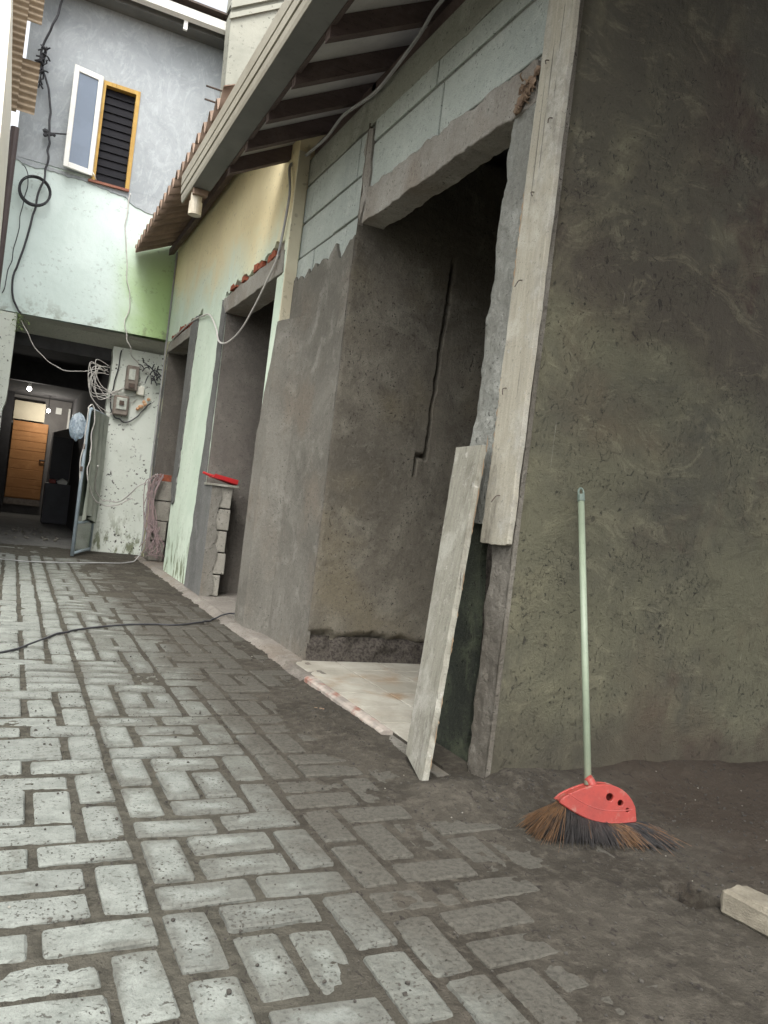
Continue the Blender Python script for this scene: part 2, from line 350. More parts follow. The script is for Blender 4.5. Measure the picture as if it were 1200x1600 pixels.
def _dirt():
    n = NT('cement_dust_and_dirt')
    a = n.noise(3, 6, .65); f = n.noise(110, 4, .7); g = n.noise(22, 5, .65)
    col = n.mix(n.rmp(a, .38, .64), (.056, .050, .040), (.034, .030, .0235))
    cl_ = n.noise(9, 7, .75, dist=.4)
    col = n.mix(n.rmp(cl_, .54, .68, 0, .6), col, (.028, .024, .019))
    col = n.mix(n.rmp(g, .45, .7, 0, .8), col, (.082, .073, .059))
    col = n.mix(n.rmp(n.mt('ADD', n.xyz()[0], n.mt('MULTIPLY', a, .6)), 1.35, .85), col, n.mix(n.rmp(g, .4, .62), (.074, .069, .055), (.046, .043, .034)))
    red = n.mt('MULTIPLY', n.rmp(n.mt('ADD', n.xyz()[0], n.mt('MULTIPLY', a, .8)), 2.2, 3.0), .75)
    col = n.mix(red, col, (.044, .033, .0245))
    dsp = n.noise(38, 3, .6, vec=n.vec((1, .55, 1)), dist=1.0)
    col = n.mix(n.rmp(dsp, .62, .67, 0, .75), col, (.022, .019, .017))
    sp = n.noise(170, 2, .5)
    col = n.mix(n.rmp(sp, .74, .78), col, (.12, .11, .095))
    b = n.bump(cl_, .4, .03); b = n.bump(g, .6, .02, b); b = n.bump(f, .9, .007, b)
    return n.done(col, .95, b, .15)
M['dirt'] = _dirt()
M['gravel'] = plain('grey_crumbs', (.055, .05, .042), (.03, .027, .023), .95, 40)
M['pebble'] = plain('pale_pebbles', (.22, .21, .18), (.15, .14, .12), .9, 40)
M['loose_brick'] = plain('sandy_concrete_block', (.215, .195, .15), (.145, .13, .10), .95, 14, .7, .2)
M['slab_green'] = plaster('wet_dark_green_stone', (.05, .058, .042), (.026, .03, .024), (.10, .115, .075), marks=.4, strokes=1.4)
def _rough():
    n = NT('crumbled_plaster'); f = n.noise(60, 4, .7)
    return n.done(n.mix(n.rmp(f, .4, .65), (.075, .066, .056), (.03, .026, .023)), .95, n.bump(f, .8, .01), .15)
M['crumble'] = _rough()

# ------------------------------------------------------------------ mesh helpers
class MB:
    def __init__(s): s.v = []; s.f = []
    def add(s, vs, fs):
        k = len(s.v); s.v += [tuple(p) for p in vs]; s.f += [tuple(i + k for i in q) for q in fs]; return s
    def box(s, x0, x1, y0, y1, z0, z1):
        return s.add([(x0,y0,z0),(x1,y0,z0),(x1,y1,z0),(x0,y1,z0),(x0,y0,z1),(x1,y0,z1),(x1,y1,z1),(x0,y1,z1)],
                     [(0,3,2,1),(4,5,6,7),(0,1,5,4),(1,2,6,5),(2,3,7,6),(3,0,4,7)])
    def prism(s, poly, axis, a, b):
        n = len(poly)
        def P(p, t): return {'X': (t, p[0], p[1]), 'Y': (p[0], t, p[1]), 'Z': (p[0], p[1], t)}[axis]
        vs = [P(p, a) for p in poly] + [P(p, b) for p in poly]
        return s.add(vs, [tuple(range(n - 1, -1, -1)), tuple(range(n, 2 * n))] + [(i, (i + 1) % n, n + (i + 1) % n, n + i) for i in range(n)])
    def quad(s, a, b, c, d): return s.add([a, b, c, d], [(0, 1, 2, 3)])
    def tube(s, pts, r, n=6, smooth=4, caps=True):
        pts = [Vector(p) for p in pts]
        if smooth > 1 and len(pts) > 2: pts = catmull(pts, smooth)
        rs = r if isinstance(r, (list, tuple)) else None
        up = Vector((0, 0, 1)); rings = []; m = len(pts)
        prev = None
        for i, p in enumerate(pts):
            t = (pts[min(i + 1, m - 1)] - pts[max(i - 1, 0)]);
            if t.length < 1e-9: t = Vector((0, 0, 1))
            t.normalize()
            a = (prev - t * prev.dot(t)) if prev else t.cross(up if abs(t.z) < .9 else Vector((1, 0, 0)))
            if a.length < 1e-6: a = t.cross(Vector((1, 0, 0)))
            a.normalize(); prev = a; b = t.cross(a)
            rr = rs[0] + (rs[1] - rs[0]) * i / (m - 1) if rs else r
            rings.append([p + (a * math.cos(2 * math.pi * k / n) + b * math.sin(2 * math.pi * k / n)) * rr for k in range(n)])
        k0 = len(s.v); s.v += [tuple(q) for R_ in rings for q in R_]
        for i in range(m - 1):
            for k in range(n):
                s.f.append((k0 + i * n + k, k0 + i * n + (k + 1) % n, k0 + (i + 1) * n + (k + 1) % n, k0 + (i + 1) * n + k))
        if caps:
            s.f.append(tuple(k0 + k for k in range(n - 1, -1, -1))); s.f.append(tuple(k0 + (m - 1) * n + k for k in range(n)))
        return s
    def rock(s, c, r, sq=(1, 1, 1), seed=0):
        rr = random.Random(seed); t = (1 + 5 ** .5) / 2
        vs = [(-1,t,0),(1,t,0),(-1,-t,0),(1,-t,0),(0,-1,t),(0,1,t),(0,-1,-t),(0,1,-t),(t,0,-1),(t,0,1),(-t,0,-1),(-t,0,1)]
        fs = [(0,11,5),(0,5,1),(0,1,7),(0,7,10),(0,10,11),(1,5,9),(5,11,4),(11,10,2),(10,7,6),(7,1,8),(3,9,4),(3,4,2),(3,2,6),(3,6,8),(3,8,9),(4,9,5),(2,4,11),(6,2,10),(8,6,7),(9,8,1)]
        q = Matrix.Rotation(rr.random() * 6, 3, 'Z') @ Matrix.Rotation(rr.random() * 6, 3, 'X')
        o = []
        for v in vs:
            p = q @ (Vector(v) / 1.9 * r * (.7 + .5 * rr.random())); o.append((c[0] + p.x * sq[0], c[1] + p.y * sq[1], c[2] + p.z * sq[2]))
        return s.add(o, fs)
    def build(s, name, mat, parent=None, smooth=False, bevel=0, kind=None, loc=None):
        me = bpy.data.meshes.new(name)
        off = Vector(loc) if loc else Vector((0, 0, 0))
        me.from_pydata([tuple(Vector(p) - off) for p in s.v] if loc else s.v, [], s.f)
        bm = bmesh.new(); bm.from_mesh(me)
        big = [f for f in bm.faces if len(f.verts) > 4]
        if big: bmesh.ops.triangulate(bm, faces=big)
        bmesh.ops.recalc_face_normals(bm, faces=bm.faces[:])
        if bevel:
            es = [e for e in bm.edges if len(e.link_faces) == 2 and e.calc_face_angle(0) > .6]
            try: bmesh.ops.bevel(bm, geom=es, offset=bevel, segments=1, affect='EDGES', clamp_overlap=True)
            except Exception: pass
        bm.to_mesh(me); bm.free()
        if smooth:
            me.polygons.foreach_set('use_smooth', [True] * len(me.polygons))
        mats = mat if isinstance(mat, (list, tuple)) else [mat]
        for q in mats: me.materials.append(q)
        o = bpy.data.objects.new(name, me); COL.objects.link(o)
        if parent: o.parent = parent
        if loc: o.location = off - (Vector(parent.location) if parent else Vector((0, 0, 0)))
        elif parent: o.location = -Vector(parent.location) if parent.type == 'EMPTY' and parent.parent is None else (0, 0, 0)
        if kind: o['kind'] = kind
        return o
def catmull(P, k):
    o = []
    for i in range(len(P) - 1):
        p0 = P[max(i - 1, 0)]; p1 = P[i]; p2 = P[i + 1]; p3 = P[min(i + 2, len(P) - 1)]
        for j in range(k):
            t = j / k
            o.append(.5 * ((2 * p1) + (p2 - p0) * t + (2 * p0 - 5 * p1 + 4 * p2 - p3) * t * t + (3 * p1 - p0 - 3 * p2 + p3) * t ** 3))
    o.append(P[-1]); return o
def rag(p0, p1, step=.05, amp=.012, seed=0):
    """points from p0 to (not including) p1 with an uneven, broken edge"""
    L = math.dist(p0, p1); st = max(.014, min(.03, L / 12)); n = max(1, int(L / st)); o = []
    nx, ny = -(p1[1] - p0[1]) / L, (p1[0] - p0[0]) / L
    for i in range(n):
        t = i / n; q = L * t
        a = amp * (2.6 * (float(vnoise(q / .13, seed * 3.1, seed)) - .5) + 1.5 * (float(vnoise(q / .045, seed * 1.7, seed + 5)) - .5) + .9 * (float(vnoise(q / .016, 2.5, seed + 9)) - .5))
        a *= min(1, i / 2)
        o.append((p0[0] + (p1[0] - p0[0]) * t + nx * a, p0[1] + (p1[1] - p0[1]) * t + ny * a))
    return o
def empty(name, loc=(0, 0, 0)):
    o = bpy.data.objects.new(name, None); COL.objects.link(o); o.location = loc; o.empty_display_size = .1; return o
def tag(o, label=None, cat=None, group=None, kind=None):
    if label: o['label'] = label
    if cat: o['category'] = cat
    if group: o['group'] = group
    if kind: o['kind'] = kind
    return o
def npmesh(name, verts, faces, mat, parent=None, smooth=True, kind=None):
    me = bpy.data.meshes.new(name); nv, nf = len(verts), len(faces)
    me.vertices.add(nv); me.vertices.foreach_set('co', np.asarray(verts, np.float32).ravel())
    me.loops.add(nf * 4); me.loops.foreach_set('vertex_index', np.asarray(faces, np.int32).ravel())
    me.polygons.add(nf); me.polygons.foreach_set('loop_start', np.arange(0, nf * 4, 4, dtype=np.int32))
    me.polygons.foreach_set('use_smooth', np.ones(nf, bool)) if smooth else None
    me.update(calc_edges=True); me.materials.append(mat)
    o = bpy.data.objects.new(name, me); COL.objects.link(o)
    if parent: o.parent = parent
    if kind: o['kind'] = kind
    return o
def gridfaces(nu, nv):
    i = np.arange(nu - 1)[:, None] * nv + np.arange(nv - 1)[None, :]
    return np.stack([i, i + nv, i + nv + 1, i + 1], -1).reshape(-1, 4)
def relief(name, mat, parent, us, vs, fn):
    """fn(U, V) -> X, Y, Z arrays"""
    U, W = np.meshgrid(us, vs, indexing='ij'); X, Y, Z = fn(U, W)
    X, Y, Z = (np.broadcast_to(q, U.shape) for q in (X, Y, Z))
    return npmesh(name, np.stack([X, Y, Z], -1).reshape(-1, 3), gridfaces(len(us), len(vs)), mat, parent)

# ------------------------------------------------------------------ ground, pavement, dust
g = MB().box(-120, 160, -120, 160, -.6, -.27).build('ground', M['dirt'], kind='structure')
g['label'] = 'bare earth ground under the alley'

PX, PY, X0, Y0 = .132, .135, .42, 1.32
ROWS = """......|........
...--|||...--..
...|||||.|.....
...||||--|.....
...--|----|....
..----|--||....
...--||--||....
...--|----|.--.
..----|--|.--..
...--|||||.--..
...|||||||--...
...||||--|.....
...--|----.....
..----|--|.|...
...--||--|||.|.
...--|----|--|.
..----|--|----.
...--||||||--..
...--||||||--..
......|--|.....""".split("\n")
# the pairs read off the photograph, (orientation, column, row)
FIT = [('H',1,0),('V',3,0),('V',0,0)]
def lay_pavers():
    occ = set(); res = []
    given = {}
    for r, line in enumerate(ROWS):
        j = 19 - r
        for c, ch in enumerate(line):
            if ch != '.': given[(c - 6, j)] = ch
    # pair up what was read
    for (i, j) in sorted(given, key=lambda q: (q[1], q[0])):
        if (i, j) in occ: continue
        ch = given[(i, j)]
        if ch == '-' and given.get((i + 1, j)) == '-' and (i + 1, j) not in occ:
            res.append(('H', i, j)); occ |= {(i, j), (i + 1, j)}
        elif ch == '|' and given.get((i, j + 1)) == '|' and (i, j + 1) not in occ:
            res.append(('V', i, j)); occ |= {(i, j), (i, j + 1)}
    r = random.Random(11)
    for j in range(-14, 74):
        i = -9
        imax = 9 if j > 10 else 20
        while i < imax:
            if (i, j) in occ: i += 1; continue
            freeR = (i + 1, j) not in occ and i + 1 < imax and i + 1 != 0
            freeU = (i, j + 1) not in occ
            if freeR and (not freeU or r.random() < .62): res.append(('H', i, j)); occ |= {(i, j), (i + 1, j)}
            elif freeU: res.append(('V', i, j)); occ |= {(i, j), (i, j + 1)}
            else: res.append(('S', i, j)); occ.add((i, j))
            i += 1
    return res
PAV = lay_pavers()
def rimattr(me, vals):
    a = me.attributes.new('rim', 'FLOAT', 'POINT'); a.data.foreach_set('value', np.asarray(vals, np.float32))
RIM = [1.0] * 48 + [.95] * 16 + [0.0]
def paver_mesh(lx, ly, seed):
    """slab with a worn, rounded, slightly chipped rim; top at z=0"""
    r = random.Random(seed); 
    def ring(hx, hy, z, jit):
        pts = []
        rc = .007
        cs = [(hx - rc, hy - rc), (-hx + rc, hy - rc), (-hx + rc, -hy + rc), (hx - rc, -hy + rc)]
        for k, (cx, cy) in enumerate(cs):
            for a in (0, 1, 2):
                t = math.pi / 2 * (k + a / 2)
                pts.append((cx + rc * math.cos(t) + r.uniform(-jit, jit), cy + rc * math.sin(t) + r.uniform(-jit, jit), z))
            # mid-edge point
            nx = cs[(k + 1) % 4]; t = math.pi / 2 * (k + 1)
            pts.append(((cx + nx[0]) / 2 + rc * math.cos(t) + r.uniform(-jit, jit) * 1.5, (cy + nx[1]) / 2 + rc * math.sin(t) + r.uniform(-jit, jit) * 1.5, z))
        return pts
    hx, hy = lx / 2, ly / 2
    R_ = [ring(hx, hy, -.07, 0), ring(hx, hy, -.014, .001), ring(hx - .002, hy - .002, -.004, .0012), ring(hx - .007, hy - .007, 0, .002)]
    for c in range(4):
        if r.random() < .34:
            q = r.uniform(.004, .014)
            for L_, f_ in ((1, .25), (2, .7), (3, 1)):
                for a in (0, 1, 2):
                    p = R_[L_][c * 4 + a]; R_[L_][c * 4 + a] = (p[0] - math.copysign(q * f_, p[0]) * r.uniform(.4, 1), p[1] - math.copysign(q * f_, p[1]) * r.uniform(.4, 1), p[2] - .004 * f_ * (L_ == 3))
    m = len(R_[0]); mb = MB(); mb.v = [p for q in R_ for p in q] + [(r.uniform(-.01, .01), r.uniform(-.01, .01), r.uniform(-.002, .001))]
    for k in range(3):
        for i in range(m): mb.f.append((k * m + i, k * m + (i + 1) % m, (k + 1) * m + (i + 1) % m, (k + 1) * m + i))
    c = len(mb.v) - 1
    for i in range(m): mb.f.append((3 * m + i, 3 * m + (i + 1) % m, c))
    return mb
pavement = MB().box(-1.6, 4.2, -.6, 11.25, -.269, -.235).build('pavement', M['dirt'], kind='structure')
pavement['label'] = 'interlocking grey concrete block paving of the alley'
_var = []
for k in range(12):
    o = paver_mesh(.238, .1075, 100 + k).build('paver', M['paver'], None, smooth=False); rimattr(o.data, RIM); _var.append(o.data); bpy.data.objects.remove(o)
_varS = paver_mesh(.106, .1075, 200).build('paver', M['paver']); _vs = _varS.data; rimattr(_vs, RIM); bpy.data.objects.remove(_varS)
def frame_pos(x, y, z=0.):
    q = Vector((x, y, z - 1.0)); wz = q.dot(_F)
    if wz < .2: return None
    return 600 + FPX * q.dot(_R) / wz, 800 - FPX * q.dot(_U) / wz, wz
items = []
pr = random.Random(3)
for o_, i, j in PAV:
    x = X0 + (i + (1 if o_ == 'H' else .5)) * PX; y = Y0 + (j + (1 if o_ == 'V' else .5)) * PY
    x += pr.gauss(0, .003); y += pr.gauss(0, .004)
    rot = (0 if o_ != 'V' else math.pi / 2) + (math.pi if pr.random() < .5 else 0) + pr.gauss(0, .012)
    p = frame_pos(x, y); vis = p is not None and -60 < p[0] < 1260 and p[1] < 1680
    z = pr.gauss(0, .003); tilt = (pr.gauss(0, .011), pr.gauss(0, .011))
    hid = x > 1.75 or (x > 1.62 and y > 2.4)
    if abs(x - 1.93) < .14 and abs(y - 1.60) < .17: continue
    items.append((p[2] if vis and not hid else 99 + y, o_, x, y, z, rot, tilt, pr.randrange(12)))
items.sort()
far = MB()
for k, (d, o_, x, y, z, rot, tilt, vi) in enumerate(items):
    if d > 90 and (y < .2): continue
    me = _vs if o_ == 'S' else _var[vi]
    if k < 300 and d < 90:
        o = bpy.data.objects.new('paver', me); COL.objects.link(o); o.parent = pavement
        o.location = (x, y, z); o.rotation_euler = (tilt[0], tilt[1], rot)
    else:
        mt = Matrix.Translation((x, y, z)) @ Matrix.Rotation(rot, 4, 'Z')
        far.add([mt @ v_.co for v_ in me.vertices], [tuple(p_.vertices) for p_ in me.polygons])
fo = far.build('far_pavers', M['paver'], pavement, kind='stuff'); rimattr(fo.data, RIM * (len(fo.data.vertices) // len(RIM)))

def dust_cover(x, y):
    n = fbm(x * 2.6, y * 2.6, 5, 4); n2 = fbm(x * 7, y * 7, 9, 3)
    front = sstep(1.05, 1.75, x + .9 * (n - .5) - .55 * sstep(1.9, 2.4, y) + .25 * sstep(1.7, 1.2, y))
    pile = np.exp(-(((x - 1.42) / .20) ** 2 + ((y - 3.35) / .55) ** 2)) * 1.5
    pile2 = np.exp(-(((x - 1.66) / .28) ** 2 + ((y - 2.42) / .28) ** 2)) * 1.7
    edge = sstep(1.38, 1.62, x + .3 * (n - .5)) * .9
    far_ = sstep(5.2, 7.2, y) * sstep(.62, .95, x + .55 * (n - .5)) * .75
    far2 = sstep(9.3, 10.3, y + .8 * (n - .5)) * .9
    mid = sstep(.7, 1.15, x + .5 * (n - .5)) * .25
    c = np.maximum.reduce([front, pile, pile2, edge, far_, far2, mid])
    return c * (.65 + .7 * n2)
def dirt_h(x, y):
    c = dust_cover(x, y)
    z = -.0092 + .0035 * (fbm(x * 9, y * 9, 21, 3) - .5) + .007 * (fbm(x * 45, y * 45, 31, 3) - .5) + .0155 * c
    z = z + .04 * np.exp(-(((x - 1.60) / .20) ** 2 + ((y - 2.44) / .11) ** 2)) * (.4 + fbm(x * 8, y * 8, 77, 3))
    z = z + .03 * np.exp(-(((x - 1.47) / .14) ** 2 + ((y - 3.3) / .4) ** 2)) * (.3 + fbm(x * 10, y * 10, 78, 3))
    z = z + .05 * sstep(2.15, 2.5, y) * sstep(1.75, 1.85, x) * sstep(2.75, 2.5, y) * (.5 + fbm(x * 4, y * 4, 55, 3))
    hole = np.exp(-(((x - 1.895) / .052) ** 8 + ((y - 1.622) / .055) ** 8))  # pit sunk this deep so its shade makes the black patch by the block
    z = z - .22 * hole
    z = z + .02 * sstep(1.85, 2.6, x) * fbm(x * 3, y * 3, 66, 3)
    return z
def dirt_sheet(name, xs, ys, drop=0.):
    U, W = np.meshgrid(xs, ys, indexing='ij')
    return npmesh(name, np.stack([U, W, dirt_h(U, W) - drop], -1).reshape(-1, 3), gridfaces(len(xs), len(ys)), M['dirt'], None, kind='stuff')
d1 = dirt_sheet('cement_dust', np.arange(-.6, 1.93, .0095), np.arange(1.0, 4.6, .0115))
d2_ = dirt_sheet('cement_dust', np.arange(-.9, 1.72, .02), np.arange(4.6, 11.3, .03))
d3 = dirt_sheet('cement_dust', np.arange(1.92, 4.2, .013), np.arange(.6, 2.56, .012))
for o, l in ((d1, 'dark cement dust filling the joints of the near paving and drifting over it by the doorway'),
             (d2_, 'dusty dirt lying between the pavers at the far end of the alley'),
             (d3, 'reddish brown dirt in front of the dark end wall')):
    tag(o, l, 'dust')
# crumbs and pebbles
gm = MB(); pm = MB(); rr = random.Random(5)
for k in range(9000):
    x = rr.uniform(-.1, 3.0); y = rr.uniform(1.1, 5.0) if x < 1.7 else rr.uniform(1.1, 2.5)
    c = float(dust_cover(np.array(x), np.array(y)))
    near_pile = math.exp(-((x - 1.45) / .2) ** 2 - ((y - 3.25) / .5) ** 2) + math.exp(-((x - 1.65) / .3) ** 2 - ((y - 2.35) / .2) ** 2)
    if rr.random() > .22 + .25 * min(c, 1) + .9 * near_pile: continue
    r_ = rr.uniform(.0013, .0036) * (1 + 1.2 * rr.random() ** 6 + .8 * near_pile * rr.random())
    z = max(float(dirt_h(np.array(x), np.array(y))), 0.0 if x < 1.6 and c < .5 else -.05) + r_ * .4
    (pm if rr.random() < .018 else gm).rock((x, y, z), r_, (1, 1, .8), k)
tag(gm.build('gravel', M['gravel'], kind='stuff'), 'dark cement crumbs strewn over the pavers', 'crumbs')
tag(pm.build('pebbles', M['pebble'], kind='stuff'), 'tiny pale pebbles scattered over the dusty paving', 'pebbles')

# ------------------------------------------------------------------ the house under renovation (block facade, end wall)
H = tag(empty('house', (1.77, 2.52, 0)), 'single storey house under renovation, bare block facade and dark cement end wall', 'house')
FX = 1.77
# end wall facing the camera
relief('end_wall', M['endwall'], H, np.arange(1.772, 6.6, .035), np.arange(-.1, 5.4, .035),
       lambda U, W: (U, np.where(U < 1.78, 2.56, 2.509 + .016 * (fbm(U * 2.2, W * 2.2, 3, 4) - .5) + .006 * (fbm(U * 12, W * 12, 8, 3) - .5)), W)).location = -Vector(H.location)
MB().box(1.795, 6.6, 2.545, 2.67, -.1, 5.4).build('wall', M['plaster_room'], H)
# room behind the near doorway
relief('partition_wall', M['plaster_room'], H, np.concatenate([np.arange(1.757, 2.335, .0125), np.arange(2.335, 2.475, .003), np.arange(2.475, 3.4, .0125)]), np.arange(.0, 3.4, .0125),
       lambda U, W: (U, 4.572 + .006 * sstep(1.775, 1.757, U) + .02 * (fbm(U * 2, W * 2, 13, 4) - .5) + .006 * (fbm(U * 14, W * 14, 18, 3) - .5)
                     + .05 * sstep(.21, .15, W + .12 * (fbm(U * 6, U * 0 + 3, 5, 3) - .5)) * (.35 + 1.3 * fbm(U * 16, W * 16, 44, 3))
                     + .08 * np.exp(-((U - (2.43 + .02 * (W - 1.4) + .022 * (vnoise(W * 7, W * 0, 3) - .5) + .010 * (vnoise(W * 31, W * 0, 6) - .5))) / (.009 + .006 * vnoise(W * 14, W * 0, 8))) ** 6) * sstep(1.36, 1.40, W) * sstep(2.72, 2.6, W)
                     + .06 * np.maximum(sstep(2.345, 2.351, U) * sstep(2.372, 2.366, U) * sstep(1.25, 1.27, W) * sstep(1.405, 1.395, W), sstep(2.345, 2.351, U) * sstep(2.44, 2.43, U) * sstep(1.372, 1.384, W) * sstep(1.41, 1.398, W)), W)).location = -Vector(H.location)
MB().box(3.38, 5.0, 4.58, 4.65, 0, 3.6).build('wall', M['plaster_room'], H)
MB().box(1.80, 5.0, 4.66, 4.72, 0, 3.7).build('wall', M['plaster_room'], H)
relief('crumbled_base', M['crumble'], H, np.arange(1.762, 4.9, .02), np.arange(0, .2, .02),
       lambda U, W: (U, 4.553 + .05 * fbm(U * 14, W * 14, 71, 3) * sstep(.0, .1, W) + .03 * sstep(.12, .17, W + .1 * (fbm(U * 8, W * 0, 72, 3) - .5)), W)).location = -Vector(H.location)
MB().box(5.0, 5.1, 2.6, 4.7, 0, 3.7).build('wall', M['plaster_room'], H)
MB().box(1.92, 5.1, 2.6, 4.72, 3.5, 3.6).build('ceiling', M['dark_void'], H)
# lower cement plaster left of the doorway, ragged upper edge
tip = [(5.93, 2.25), (5.88, 2.3), (5.80, 2.42), (5.77, 2.5), (5.76, 2.62), (5.70, 2.69), (5.66, 2.62), (5.58, 2.66), (5.50, 2.60), (5.42, 2.69), (5.36, 2.62), (5.28, 2.70), (5.22, 2.62),
       (5.12, 2.69), (5.02, 2.64), (4.95, 2.73), (4.90, 2.77), (4.86, 2.66), (4.80, 2.56), (4.74, 2.60), (4.69, 2.66), (4.64, 2.70), (4.60, 2.69)]
tip = [q for a_, b_, k_ in zip(tip[:-1], tip[1:], range(99)) for q in rag((a_[0], a_[1] * .6 + 2.64 * .4 if a_[1] > 2.5 else a_[1]), (b_[0], b_[1] * .6 + 2.64 * .4 if b_[1] > 2.5 else b_[1]), .03, .011, 300 + k_)]
low = rag((4.585, 2.69), (4.585, 0.0), .06, .005, 4)
MB().prism(tip + low + [(4.585, 0.0), (5.93, 0.0)], 'X', 1.752, 1.775).build('plaster_facing', M['plaster'], H)
# backing above the doorway (mortar shows in the joints)
MB().box(1.785, 1.92, 4.59, 5.74, 2.3, 3.57).build('block_backing', M['mortar'], H)
MB().box(1.785, 1.92, 2.54, 4.589, 2.935, 3.57).build('block_backing', M['mortar'], H)
br = random.Random(21)
def blocks(rows):
    for z0, z1, js in rows:
        for a, b in zip(js[:-1], js[1:]):
            dx = br.uniform(-.003, .005); e = lambda: br.uniform(.003, .008)
            MB().box(1.770 + dx, 1.80, a + e(), b - e(), z0 + e(), z1 - e()).build('block', M['block'], H, bevel=.004)
blocks([(2.50, 2.815, (4.60, 4.79, 5.40, 5.755)), (2.82, 3.08, (4.60, 5.06, 5.755)), (3.085, 3.36, (4.60, 4.71, 5.58, 5.755)),
        (2.95, 3.235, (2.56, 3.63, 4.50)), (3.24, 3.385, (2.56, 2.83, 3.71, 4.50))])
# wet mortar column where the lintel bears, and pale rendered band under the eaves
MB().prism(rag((4.475, 2.95), (4.52, 3.36), .05, .012, 2) + rag((4.60, 3.36), (4.575, 2.72), .06, .018, 3), 'X', 1.760, 1.79).build('mortar_patch', M['concrete'], H)
MB().prism(rag((2.53, 3.385), (4.5, 3.37), .12, .008, 5) + rag((4.5, 3.37), (5.76, 3.365), .12, .006, 6) + [(5.76, 3.57), (2.53, 3.57)], 'X', 1.766, 1.80).build('rendered_band', M['render_band'], H)
# lintel over the near doorway
lint = rag((2.72, 2.735), (4.50, 2.735), .045, .010, 9) + rag((4.50, 2.735), (4.49, 2.94), .06, .01, 12) + rag((4.49, 2.955), (2.72, 2.94), .06, .014, 10)
MB().prism(lint, 'X', 1.754, 1.905).build('lintel', M['concrete'], H, bevel=.006)
# corner pillar: column strip below, rough masonry stub above
MB().prism([(2.53, 0), (2.53, 3.2)] + rag((2.70, 3.2), (2.69, .97), .08, .006, 31) + rag((2.672, .95), (2.652, 0), .045, .016, 32), 'X', 1.772, 1.93).build('pillar', M['pillar'], H)
relief('pillar_face', M['pillar'], H, np.linspace(2.532, 2.652, 14), np.arange(0, .96, .01),
       lambda U, W: (1.766 + .016 * (fbm(U * 22, W * 16, 141, 4) - .5), U, W)).location = -Vector(H.location)
def stub():
    L_ = rag((2.915, 2.74), (2.945, .0), .045, .016, 33)
    ys = np.array([p[0] for p in L_]); zs = np.array([p[1] for p in L_])
    us = np.linspace(0, 1, 16); vs = np.linspace(1.0, 2.735, 110)
    def fn(U, W):
        edge = np.interp(-W, -zs, ys)
        Y = 2.69 + (edge - 2.69) * U
        X = 1.760 - .004 + .022 * (fbm(Y * 9, W * 9, 61, 4) - .5) + .014 * (fbm(Y * 30, W * 22, 62, 3) - .5) + .02 * sstep(.85, 1, U)
        return X, Y, W
    relief('rough_stub', M['concrete_lt'], H, us, vs, fn).location = -Vector(H.location)
    MB().prism([(2.69, 1.0), (2.69, 2.735)] + L_[:int(len(L_) * .64)] + [(2.93, 1.0)], 'X', 1.776, 1.93).build('masonry_stub', M['concrete_lt'], H)
stub()
MB().prism(rag((2.60, -.02), (3.02, -.02), .3, .001, 98) + rag((3.02, -.02), (2.99, 1.05), .05, .02, 99) + [(2.60, 1.1)], 'X', 1.96, 2.03).build('gap_shade_panel', M['crumble'], H)  # added dark panel, stands in for the shade in the gap by the pillar
# floor tiles behind the threshold and the low kerb along the facade
tr = random.Random(8)
for i in range(5):
    for j in range(6):
        x0 = 1.66 + i * .30; y0 = 2.98 + j * .27
        if y0 > 4.55: continue
        MB().box(x0 + .003, x0 + .297, y0 + .003, min(y0 + .267, 4.565), -.02, .029 + tr.uniform(-.0012, .0012)).build('floor_tile', M['floor_tile'], H, bevel=.002)
MB().box(1.661, 5.0, 2.66, 4.60, -.05, .0235).build('room_floor', M['dirt'], H)
MB().prism([(1.595, -.05), (1.660, -.05), (1.660, .028), (1.648, .034), (1.615, .032), (1.600, .022)], 'Y', 3.12, 4.14).build('kerb', M['kerb_red'], H)
relief('plinth', M['kerb'], H, np.linspace(1.575, 1.76, 9), np.arange(4.14, 5.95, .04),
       lambda U, W: (U + .012 * (fbm(W * 6, U * 6, 91, 3) - .5), W, .028 * sstep(1.58, 1.63, U) + .012 * (fbm(U * 20, W * 14, 92, 3) - .5))).location = -Vector(H.location)
MB().box(1.60, 1.66, 2.60, 3.12, -.05, .012).build('kerb', M['plaster'], H)
# roof over the front rooms, its unseen stretch past the end wall added for shade
def rz(x): return 3.39 + .538 * (x - 1.23)
def slab(mb, x0, x1, y0, y1, dz0, dz1):
    return mb.prism([(x0, rz(x0) + dz0), (x1, rz(x1) + dz0), (x1, rz(x1) + dz1), (x0, rz(x0) + dz1)], 'Y', y0, y1)
RY = [6.0, 5.5, 5.0, 4.48, 3.93, 3.38, 2.83, 2.28, 1.75, 1.2, .65, .1, -.45, -.95]
for y in RY: slab(MB(), 1.222, 3.4, y - .035, y + .035, 0, .112).build('rafter', M['rafter'], H)
for a, b in zip(RY[1:], RY[:-1]): slab(MB(), 1.222, 3.4, a + .003, b - .003, .114, .126).build('soffit_panel', M['soffit'], H)
slab(MB(), 1.226, 3.6, -1.0, 6.08, .128, .16).build('roof_sheet', M['tin_brown'], H)
MB().box(1.80, 1.90, 1.7, 6.04, 3.572, 3.70).build('wall_plate', M['rafter'], H)
slab(MB(), 1.218, 1.25, -1.0, 6.06, .06, .1135).build('eave_batten', M['rafter'], H)
